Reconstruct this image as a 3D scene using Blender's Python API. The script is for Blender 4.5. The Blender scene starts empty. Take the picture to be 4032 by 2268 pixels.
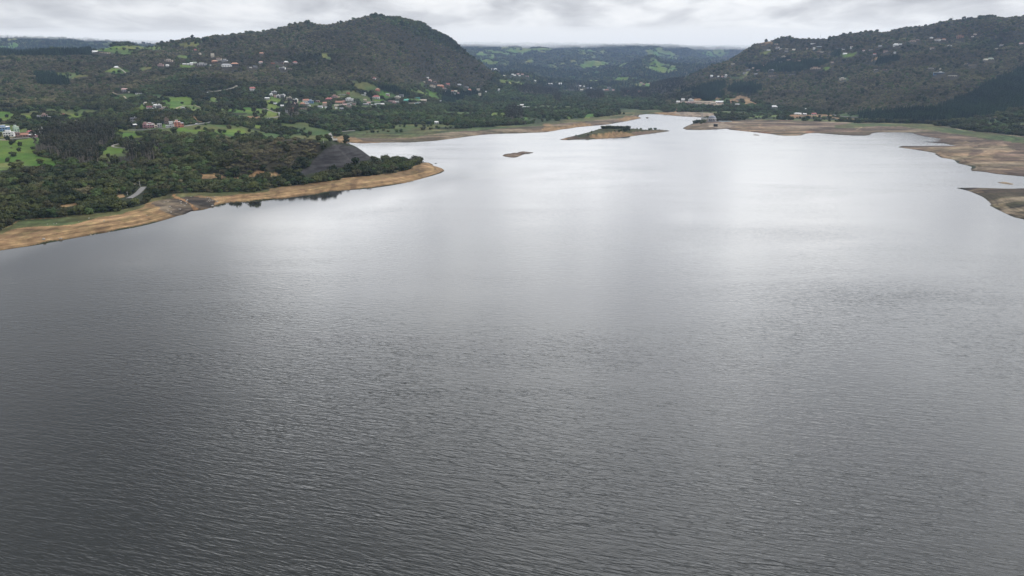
import bpy, bmesh, math, random
import numpy as np
from mathutils import Vector, Matrix

# ------------------------------------------------------------------ camera geometry
F, CX, CY = 2688.0, 2016.0, 1134.0          # focal length and centre in photo pixels
CAMZ = 120.0                                 # drone height above the water, metres
PITCH = math.atan((CY - 270.0) / F)
CP, SP = math.cos(PITCH), math.sin(PITCH)
scene = bpy.context.scene
COL = scene.collection

def slope(row):
    b = (CY - row) / F
    return (-SP + b * CP) / (CP + b * SP)

def u_of(px, row):
    b = (CY - row) / F
    return ((px - CX) / F) / (CP + b * SP)

def proj(X, Y, Z):
    """world point -> photo pixel"""
    z = Z - CAMZ
    w = Y * CP - z * SP
    v = Y * SP + z * CP
    w = np.maximum(w, 1.0)
    return CX + F * X / w, CY - F * v / w

def on_water(px, row):
    Y = -CAMZ / slope(row)
    return (u_of(px, row) * Y, Y)

# ------------------------------------------------------------------ noise
def _hash(ix, iy, seed):
    h = (ix.astype(np.int64) * 374761393 + iy.astype(np.int64) * 668265263 + seed * 974634777) & 0xffffffff
    h = ((h ^ (h >> 13)) * 1274126177) & 0xffffffff
    h = h ^ (h >> 16)
    return (h & 0xffffff).astype(np.float64) / float(0xffffff)

def vnoise(x, y, seed=0):
    ix, iy = np.floor(x), np.floor(y)
    fx, fy = x - ix, y - iy
    fx = fx * fx * (3 - 2 * fx); fy = fy * fy * (3 - 2 * fy)
    a = _hash(ix, iy, seed); b = _hash(ix + 1, iy, seed)
    c = _hash(ix, iy + 1, seed); d = _hash(ix + 1, iy + 1, seed)
    return (a + (b - a) * fx) * (1 - fy) + (c + (d - c) * fx) * fy

def fbm(x, y, scale, octv=4, seed=0):
    x = np.asarray(x, float) / scale; y = np.asarray(y, float) / scale
    s = np.zeros(np.broadcast(x, y).shape); a = 1.0; t = 0.0
    for o in range(octv):
        ca, sa = math.cos(0.6 * o + seed), math.sin(0.6 * o + seed)
        s += a * vnoise((x * ca - y * sa) * 2 ** o + 17.3 * o, (x * sa + y * ca) * 2 ** o - 9.1 * o, seed + o)
        t += a; a *= 0.5
    return s / t

def in_poly(px, py, poly):
    res = np.zeros(px.shape, bool)
    xs = [p[0] for p in poly]; ys = [p[1] for p in poly]
    m = (px >= min(xs)) & (px <= max(xs)) & (py >= min(ys)) & (py <= max(ys))
    idx = np.nonzero(m)[0]
    if len(idx) == 0:
        return res
    x = px[idx]; y = py[idx]; c = np.zeros(len(idx), bool)
    n = len(poly)
    for i in range(n):
        x0, y0 = poly[i]; x1, y1 = poly[(i + 1) % n]
        if y0 == y1:
            continue
        cond = ((y0 > y) != (y1 > y)) & (x < (x1 - x0) * (y - y0) / (y1 - y0) + x0)
        c ^= cond
    res[idx] = c
    return res

# ------------------------------------------------------------------ shorelines (photo pixels on the water plane)
SHORE = [(-1500,1330),(-700,1080),(-300,1015),(0,986),(60,977),(124,968),(220,951),(311,934),(404,918),(470,906),(528,896),(590,882),(652,865),
 (700,850),(730,843),(755,831),(768,830),(800,826),(848,813),(889,799),(930,796),(973,795),(1066,787),(1130,780),(1190,771),(1255,764),(1299,756),(1348,750),
 (1400,746),(1473,740),(1540,730),(1597,720),(1640,709),(1674,700),(1710,690),(1737,681),(1749,674),(1749,670),(1743,664),(1726,658),(1709,653),(1703,650),(1705,647),(1690,641),
 (1665,640),(1640,641),(1600,640),(1540,635),(1490,632),(1440,628),(1390,617),(1345,603),(1318,590),(1310,578),(1330,566),(1379,562),(1430,565),(1466,563),(1530,561),(1597,562),
 (1660,558),(1721,554),(1783,546),(1840,538),(1900,531),(1950,527),(1993,526),(2040,525),(2086,523),(2148,521),(2180,516),(2210,510),(2240,507),(2273,501),
 (2320,497),(2366,493),(2397,490),(2430,484),(2459,479),(2485,474),(2505,470),(2527,465),(2520,462),(2513,459),(2518,453),(2546,449),(2614,451),(2662,457),
 (2700,459),(2755,461),(2790,462),(2800,466),(2780,471),(2752,473),(2735,478),(2728,486),(2702,497),(2687,505),(2702,511),(2755,512),(2800,511),(2833,509),
 (2861,507),(2873,511),(2942,518),(2990,523),(3035,528),(3066,533),(3097,535),(3130,535),(3159,533),(3168,528),(3190,524),(3220,524),(3252,527),(3301,531),
 (3350,534),(3405,535),(3429,531),(3428,528),(3440,524),(3467,521),(3530,521),(3591,522),(3605,529),(3643,538),(3675,542),(3708,547),(3690,550),(3674,551),(3695,554),
 (3708,556),(3670,558),(3632,559),(3670,562),(3715,565),(3740,570),(3770,575),(3715,575),(3612,574),(3553,574),(3534,580),(3577,586),(3612,591),(3650,597),
 (3688,604),(3678,606),(3705,621),(3735,625),(3757,630),(3770,643),(3801,650),(3826,657),(3822,666),(3826,673),(3870,676),(3922,685),(4032,695),(4200,708),
 (4500,722),(5200,735)]
SPIT = [(5400,762),(4500,750),(4032,743),(3960,744),(3905,743),(3819,740),(3763,740),(3790,746),(3819,754),(3864,773),(3880,783),(3888,790),(3903,805),(3896,809),
 (3922,823),(3955,839),(3991,855),(4032,864),(4150,900),(4400,960),(5200,1150)]
ISLAND = [(2203,551),(2222,551),(2240,552),(2275,550),(2304,549),(2308,551),(2330,549),(2370,546),(2428,543),(2470,538),(2521,532),(2583,524),(2636,517),(2636,514),
 (2600,514),(2550,514),(2490,518),(2430,519),(2366,520),(2310,526),(2260,535),(2225,543)]
ISLETS = [[(1977,613),(1986,607),(2003,606),(2020,602),(2033,603),(2045,598),(2062,597),(2080,599),(2103,601),(2092,604),(2070,606),(2055,611),(2040,618),(2025,621),(2008,620),(1988,617)],
 [(2961,531),(2975,530),(2998,533),(2985,534),(2970,533)],
 [(3925,718),(3945,717),(3970,719),(3993,725),(3985,728),(3960,725),(3940,722)],
 [(2541,463),(2550,461),(2557,464),(2550,467),(2543,466)],
 [(1708,643),(1717,642),(1724,644),(1715,645)]]

def world_poly(pts):
    return np.array([on_water(*p) for p in pts])
W_MAIN = world_poly(SHORE)
W_MAIN = np.vstack([W_MAIN, [[30000, 900], [30000, 40000], [-30000, 40000], [-30000, -2000], [-6000, -2000]]])
W_OTHERS = [world_poly(SPIT), world_poly(ISLAND)] + [world_poly(q) for q in ISLETS]

def signed_shore(X, Y):
    """metres to the shoreline: positive on land"""
    d = np.full(X.shape, 1e9, np.float32)
    inside = np.zeros(X.shape, bool)
    Xf = X.astype(np.float32); Yf = Y.astype(np.float32)
    for k, P in enumerate([W_MAIN] + W_OTHERS):
        pl = [tuple(p) for p in P]
        inside |= in_poly(X, Y, pl)
        n = len(P) - 1 if k == 0 else len(P)
        if k == 0: n = len(SHORE) - 1
        lo = P[:len(SHORE)].min(0) if k == 0 else P.min(0); hi = P[:len(SHORE)].max(0) if k == 0 else P.max(0)
        near = np.nonzero((X > lo[0] - 300) & (X < hi[0] + 300) & (Y > lo[1] - 300) & (Y < hi[1] + 300))[0]
        for i0 in range(0, len(near), 60000):
            ii = near[i0:i0 + 60000]
            x = Xf[ii]; y = Yf[ii]; best = d[ii]
            for i in range(n):
                ax, ay = P[i]; bx, by = P[(i + 1) % len(P)]
                vx, vy = bx - ax, by - ay
                L2 = vx * vx + vy * vy + 1e-6
                t = np.clip(((x - ax) * vx + (y - ay) * vy) / L2, 0, 1)
                q = (x - ax - t * vx) ** 2 + (y - ay - t * vy) ** 2
                best = np.minimum(best, q)
            d[ii] = best
    d = np.sqrt(d)
    return np.where(inside, d, -d)

# ------------------------------------------------------------------ terrain control points
CT = []   # (u, lnY, z)
def cy(px, row, Y):
    CT.append((u_of(px, row), math.log(Y), CAMZ + Y * slope(row)))
def cz(px, row, z):
    CT.append((u_of(px, row), math.log((z - CAMZ) / slope(row)), z))
def cw(px, Y, z, row=290):
    CT.append((u_of(px, row), math.log(Y), z))

for a in [(-600,960,4),(-300,925,4),(0,905,4),(93,870,5),(280,848,5),(466,829,5),(590,808,5),(650,790,5),(678,760,5),(755,754,5),(880,760,4),(973,757,4),
          (1066,743,4),(1190,726,4),(1286,714,4),(1380,698,4),(1473,692,3.5),(1566,681,3.5),(1612,664,3.5),(1640,649,3),(1540,640,4),
          (-700,700,18),(0,700,14),(300,700,14),(100,620,19),(-600,600,24),(300,640,16),(450,600,16),(600,700,12),(450,760,9),(0,790,9),(250,780,9),(-500,800,9),
          (100,560,22),(100,500,29),(350,500,28),(-500,500,32),(-100,450,36),(100,450,36),(100,400,52),(500,570,18),(500,520,24),(500,480,30),(500,430,40),(500,390,52),
          (720,555,21),(700,500,30),(700,440,40),(700,400,50),(950,540,18),(950,500,25),(950,465,30),(950,430,38),(950,390,50),
          (1200,530,8),(1200,500,15),(1200,460,26),(1200,420,36),(1200,385,48),(1440,530,5),(1440,480,12),(1440,450,18),(1440,415,30),(1440,390,40),
          (1700,525,5),(1700,480,9),(1700,440,14),(1700,410,18),(1700,380,32),(1850,500,5),(1850,470,7),(1850,440,10),(1850,410,14),
          # headland ridge and cliff
          (1200,690,7),(1300,672,6),(1400,652,5),(1460,634,3.5),(1200,552,34),(1300,561,35),(1345,560,32),(1400,575,25),(1440,603,14),(1470,624,5),
          (1100,558,33),(1000,578,28),(900,600,24),(800,620,20),(700,640,17),(600,652,16),
          (1100,640,20),(1000,650,18),(900,665,15),(800,690,10),(1100,690,8),(1000,700,7),(900,715,6),
          # lake end and centre valley
          (2150,490,4),(2150,450,7),(2150,410,11),(2300,470,3),(2300,440,7),(2300,410,10),(2300,390,14),(2450,440,5),(2450,410,9),(2450,390,13),
          (2600,443,3),(2600,430,6),(2600,400,11),(2700,444,5),(2700,430,10),(2700,408,17),(2850,490,3),(2830,470,7),(2780,480,5),(2740,490,4),(2850,440,10),(2850,413,17),
          (3000,500,2.5),(3000,475,4),(3000,440,8),(3000,400,24),(3250,500,3),(3250,475,4),(3250,448,7),(3250,425,16),(3400,500,3),(3500,500,3),(3500,482,5),(3500,455,9),(3600,500,3),(3600,482,6),
          (3750,520,3),(3900,600,3),(3950,640,3),(4000,560,3.5),(3800,516,4),(3925,523,4),(4032,538,4),(4400,570,5),(4500,700,3),
          (3720,484,7),(3798,473,11),(3888,468,14),(3957,450,22),(4032,430,33),(4300,400,42),
          (4000,800,4),(4300,850,6),(3900,760,2.5),
          (2366,506,11),(2430,505,11.5),(2490,506,10.5),(2300,520,6),(2560,514,4),(2030,608,1.5)]:
    cz(*a)
for a in [(100,350,1720),(100,300,1900),(100,250,2100),(300,400,1560),(300,350,1750),(300,300,1930),(300,250,2130),(500,340,1830),(500,290,2020),(500,240,2230),
          (700,350,1750),(700,300,1900),(700,262,1990),(700,242,2090),(720,205,2330),(950,350,1850),(950,300,1960),(950,258,2060),(950,237,2160),(950,180,2420),
          (1200,340,1960),(1200,290,2060),(1200,240,2200),(1200,170,2430),(1440,350,2030),(1440,300,2120),(1440,240,2260),(1440,170,2450),(1440,115,2600),
          (1700,340,2430),(1700,280,2550),(1700,200,2680),(1850,380,2450),(1850,340,2560),(1850,280,2700),(1940,380,2500),(1940,330,2700),(2000,330,3000),(1985,318,3000),
          (2000,295,3400),(2080,302,3400),(-500,400,1500),(-500,300,1850),
          (2150,380,2800),(2150,350,3400),(2150,320,4100),(2150,290,4700),(2150,250,5700),(2150,215,6800),(2150,190,7700),
          (1950,262,5000),(1950,240,5700),(1950,215,6700),(1950,190,7700),
          (2300,370,3000),(2300,350,3500),(2300,330,4000),(2300,310,4500),(2300,280,5200),(2300,250,5900),(2300,220,6700),(2300,200,7400),(2300,185,8000),
          (2450,370,3000),(2450,345,3500),(2450,325,4000),(2400,300,4400),(2480,275,4700),(2476,260,4800),(2519,238,4850),(2572,217,4900),(2612,242,4850),(2690,288,4500),(2570,320,4000),
          (2560,270,4450),(2640,330,3800),(2600,380,2700),(2600,355,3200),(2690,250,6000),(2800,228,6600),(2600,195,7600),(2450,190,7600),(2700,205,7700),(2860,205,9000),(2950,188,9500),(2860,222,8000),
          (2700,380,2400),(2700,340,2650),(2850,380,2300),(2850,330,2500),(2850,280,2750),(2960,340,2450),(2960,260,2720),(3072,350,2350),(3072,280,2600),(3072,210,2850),
          (3250,380,2120),(3250,330,2280),(3250,280,2440),(3250,230,2620),(3500,420,1800),(3500,400,1875),(3500,350,2020),(3500,300,2150),(3500,250,2300),(3500,200,2480),(3500,160,2680),
          (3750,450,1613),(3750,400,1750),(3750,340,1900),(3750,280,2060),(3750,220,2250),(3750,150,2480),(4000,400,1680),(4000,370,1800),(4000,300,1980),(4000,220,2180),(4000,140,2380),
          (4500,350,1650),(4500,250,1900),(4500,150,2150),
          (0,193,4700),(0,170,5600),(0,150,6500),(200,192,4800),(200,172,5800),(200,155,6900),(400,190,5200),(400,178,6400),(600,185,6800),(-600,180,5000),(-600,140,6500)]:
    cy(*a)
cw(1345, 965, 9, 570); cw(1300, 1000, 7, 570); cw(1250, 1020, 9, 570); cw(1200, 1010, 12, 570); cw(1360, 1180, 1.5, 560); cw(1400, 1215, 1.5, 560); cw(1330, 1200, 3, 560); cw(1100, 1010, 16, 570); cw(1385, 940, 8, 570)
CREST = [(-700,190,2350),(-200,203,2350),(0,207,2350),(150,212,2350),(330,204,2400),(450,190,2520),(560,184,2620),(640,181,2650),(720,173,2660),(783,167,2660),(845,151,2660),(939,136,2660),
 (1020,121,2670),(1096,115,2680),(1221,107,2690),(1300,104,2700),(1345,95,2700),(1380,85,2710),(1416,76,2720),(1487,80,2730),(1550,89,2740),(1612,98,2750),(1675,124,2760),(1710,141,2770),(1757,156,2780),
 (1804,189,2800),(1860,215,2850),(1897,237,2870),(1925,262,2890),(1943,284,2900),
 (2700,299,3050),(2762,274,3050),(2824,253,3030),(2886,228,3030),(2933,209,3040),(2964,186,3050),(2995,170,3050),(3026,160,3050),(3072,150,3050),(3104,158,3040),(3141,161,3030),(3181,156,3010),(3228,156,3000),
 (3321,151,2950),(3383,143,2900),(3445,137,2880),(3500,131,2850),(3543,125,2830),(3620,121,2790),(3682,103,2750),(3729,97,2730),(3791,98,2700),(3853,88,2660),(3946,81,2600),(4032,71,2550),(4250,58,2450),(4700,45,2300)]
for (px, row, Y) in CREST:
    cy(px, row, Y)
    z = CAMZ + Y * slope(row)
    cw(px, Y + 350, z - 55, row)
    if px % 2 == 0 or px < 0:
        cw(px, Y + 1000, min(z - 90, 110), row)
for px in (-700, 0, 600, 1200, 1900, 2300, 2700, 3100, 3600, 4700):
    cw(px, 10500, 470); cw(px, 13500, 420)
for px in (1000, 1500):
    cw(px, 5000, 150); cw(px, 7500, 330)
for px in (3100, 3600, 4500):
    cw(px, 5000, 140); cw(px, 7500, 300)
cw(2560, 5500, 150, 235); cw(2640, 5600, 120, 260); cw(2780, 7300, 110, 240); cw(2900, 7600, 120, 220)

# near lake-bed anchors keep the surface quiet under the water
for px, row in [(200,1300),(1500,1300),(3000,1200),(1500,900),(2500,800),(3200,700),(2000,700),(2600,600),(3400,620),(2450,650),(1700,620)]:
    x_, y_ = on_water(px, row); CT.append((x_ / y_, math.log(y_), 1.0))

CT = np.array(CT)
def solve_rbf(C):
    # polyharmonic interpolation in (direction, log distance)
    P = C[:, :2]; n = len(P)
    D = np.sqrt(((P[:, None] - P[None]) ** 2).sum(-1))
    K = D ** 1.3
    K[np.arange(n), np.arange(n)] -= 0.00005
    A = np.zeros((n + 3, n + 3)); A[:n, :n] = K
    A[:n, n] = 1; A[:n, n + 1:] = P; A[n, :n] = 1; A[n + 1:, :n] = P.T
    b = np.zeros(n + 3); b[:n] = C[:, 2]
    return np.linalg.solve(A, b)
RW = solve_rbf(CT)
def rbf(u, v):
    out = np.empty(u.shape); n = len(CT)
    for i in range(0, len(u), 20000):
        a = u[i:i + 20000]; b = v[i:i + 20000]
        d2 = (a[:, None] - CT[None, :, 0]) ** 2 + (b[:, None] - CT[None, :, 1]) ** 2
        out[i:i + 20000] = (d2 ** 0.65) @ RW[:n] + RW[n] + a * RW[n + 1] + b * RW[n + 2]
    return out

# ------------------------------------------------------------------ terrain grid in (direction u, log distance v)
NU, NV = 1360, 820
U0, U1 = -0.93, 0.93
V0, V1 = math.log(330.0), math.log(13000.0)
VM = math.log(1000.0)
W0, W1 = 0.0, 2 * (VM - V0) + (V1 - VM)
def wv(v): return np.interp(v, [V0, VM, V1], [0, 2 * (VM - V0), W1])
ug = np.linspace(U0, U1, NU); vg = np.interp(np.linspace(W0, W1, NV), [0, 2 * (VM - V0), W1], [V0, VM, V1])
# coarse rbf, then bilinear to the fine grid
cu = np.linspace(U0, U1, 401); cv = np.linspace(V0, V1, 561)
CU, CV = np.meshgrid(cu, cv)
HC = rbf(CU.ravel(), CV.ravel()).reshape(CV.shape)
def bil(G, u, v, u0, u1, v0, v1):
    nv, nu = G.shape
    a = np.clip((u - u0) / (u1 - u0) * (nu - 1), 0, nu - 1.001); b = np.clip((v - v0) / (v1 - v0) * (nv - 1), 0, nv - 1.001)
    i = a.astype(int); j = b.astype(int); fa = a - i; fb = b - j
    return (G[j, i] * (1 - fa) + G[j, i + 1] * fa) * (1 - fb) + (G[j + 1, i] * (1 - fa) + G[j + 1, i + 1] * fa) * fb
UG, VG = np.meshgrid(ug, vg)
YG = np.exp(VG); XG = UG * YG
H = bil(HC, UG.ravel(), VG.ravel(), U0, U1, V0, V1)
Xr, Yr = XG.ravel(), YG.ravel()
SD = signed_shore(Xr, Yr)
# relief: gullies and spurs on the steeper ground, small bumps everywhere
amp = np.clip((H - 14) * 0.17, 0, 19) * np.clip(Yr / 2500, 0.6, 2.2)
rid = 1 - np.abs(2 * fbm(Xr, Yr, 300, 4, 3) - 1) * 2.6
H = H + amp * (rid - 0.45)
spur = 1 - np.abs(2 * fbm(Xr * .9 + Yr * .45, Yr * .35 - Xr * .2, 170, 3, 5) - 1) * 2.6
H = H + np.clip((H - 40) * 0.08, 0, 11) * (spur - .45)
H = H + np.clip((Yr - 4600) / 1000, 0, 1) * (130 - 95 * np.clip((Yr - 5900) / 900, 0, 1)) * (fbm(Xr, Yr, 1100, 4, 6) - .5) * 2 + 45 * np.clip((Yr - 6800) / 1800, 0, 1) + np.clip((H - 8) * 0.06, 0, 2.0) * (fbm(Xr, Yr, 60, 3, 9) - 0.5) * 3
land = np.minimum(np.maximum(H, 0.5), 0.12 + 0.2 * np.maximum(SD, 0) + 0.55 * np.maximum(SD - 18, 0))
# little ledges left by the falling water line
beach = np.clip(1 - land / 6.0, 0, 1)
land = land + beach * (0.35 * (fbm(Xr, Yr, 14, 3, 21) - 0.5) * np.clip(SD / 3, 0, 1) + 0.22 * (fbm(Xr, Yr, 4, 2, 22) - 0.5) * np.clip(SD / 3, 0, 1))
land = np.where(land > 330, 330 + (land - 330) * .7, land)
land = np.minimum(np.maximum(land, 0.06), 415)
HZ = np.where(SD > 0, land, np.maximum(-9.0, 0.25 * SD - 0.3))
HG = HZ.reshape(YG.shape)
RELIEF = (np.clip(rid, -1.5, 1) * .65 + np.clip(spur, -1.5, 1) * .35).reshape(YG.shape)
# what a viewer near the drone can see (running horizon along each direction)
SL = (HG - CAMZ) / YG
RUN = np.maximum.accumulate(SL, axis=0)
RUNP = np.vstack([np.full((1, NU), -9.0), RUN[:-1]])

def ground(x, y):
    x = np.asarray(x, float); y = np.asarray(y, float)
    return bil(HG, x / y, wv(np.log(y)), U0, U1, W0, W1)
def relief_at(x, y):
    return bil(RELIEF, x / y, wv(np.log(y)), U0, U1, W0, W1)
def horizon_before(x, y):
    return bil(RUNP, x / y, wv(np.log(y)), U0, U1, W0, W1)
def shore_at(x, y):
    return bil(SD.reshape(YG.shape), np.asarray(x) / np.asarray(y), wv(np.log(np.asarray(y))), U0, U1, W0, W1)

def spot(px, row):
    """the ground point that shows at a photo pixel"""
    u = u_of(px, row); s = slope(row)
    a = (u - U0) / (U1 - U0) * (NU - 1); i = int(min(max(a, 0), NU - 2)); fa = a - i
    col = SL[:, i] * (1 - fa) + SL[:, i + 1] * fa
    k = np.nonzero(col >= s)[0]
    if len(k) == 0:
        k = [int(np.argmax(col))]
    j = k[0]
    if j > 0:
        f = (s - col[j - 1]) / (col[j] - col[j - 1] + 1e-9); v = vg[j - 1] + min(max(f, 0), 1) * (vg[j] - vg[j - 1])
    else:
        v = vg[0]
    Y = math.exp(v); X = u * Y
    return X, Y, float(ground(X, Y))
# ------------------------------------------------------------------ what grows or lies where (outlines in photo pixels)
VEG_L = [(-1500,1180),(-700,985),(-300,930),(0,908),(60,880),(93,870),(190,855),(280,846),(370,838),(466,829),(540,820),(590,806),(630,790),(650,772),(678,762),
 (755,757),(820,764),(880,762),(973,757),(1066,744),(1130,735),(1190,726),(1240,720),(1286,714),(1335,704),(1380,698),(1473,692),(1530,686),(1566,680),(1600,668),(1625,656),(1641,648),(1640,641)]
i_tip = SHORE.index((1640,641))
BEACH_L = [p for p in SHORE[:i_tip + 1]] + VEG_L[::-1]
i_far0 = SHORE.index((1379,562)); i_far1 = SHORE.index((2518,453))
BAND_GRASS = [(1317,540),(1367,527),(1442,513),(1535,507),(1640,508),(1752,510),(1900,500),(2055,491),(2148,483),(2242,469),(2366,460),(2459,450),(2470,440),(2440,433)]
BAND_MUD = [(1330,556),(1380,540),(1473,543),(1560,543),(1628,541),(1700,531),(1783,519),(1900,512),(2055,500),(2148,493),(2242,483),(2304,479),(2380,470),(2459,462),(2500,452),(2530,443)]
FAR_MUD = SHORE[i_far0:i_far1 + 1] + BAND_MUD[::-1]
FAR_GRASS = BAND_MUD + BAND_GRASS[::-1]
i_pen = SHORE.index((2755,473)) if (2755,473) in SHORE else SHORE.index((2752,473))
VEG_R = [(2800,466),(2830,478),(2880,476),(2950,471),(3060,469),(3150,473),(3260,478),(3370,484),(3420,484),(3560,485),(3660,487),(3694,496),(3740,503),(3819,514),(3870,520),(3922,523),(4032,538),(4300,556),(5200,600)]
MUD_R = SHORE[i_pen:] + VEG_R[::-1]

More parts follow.
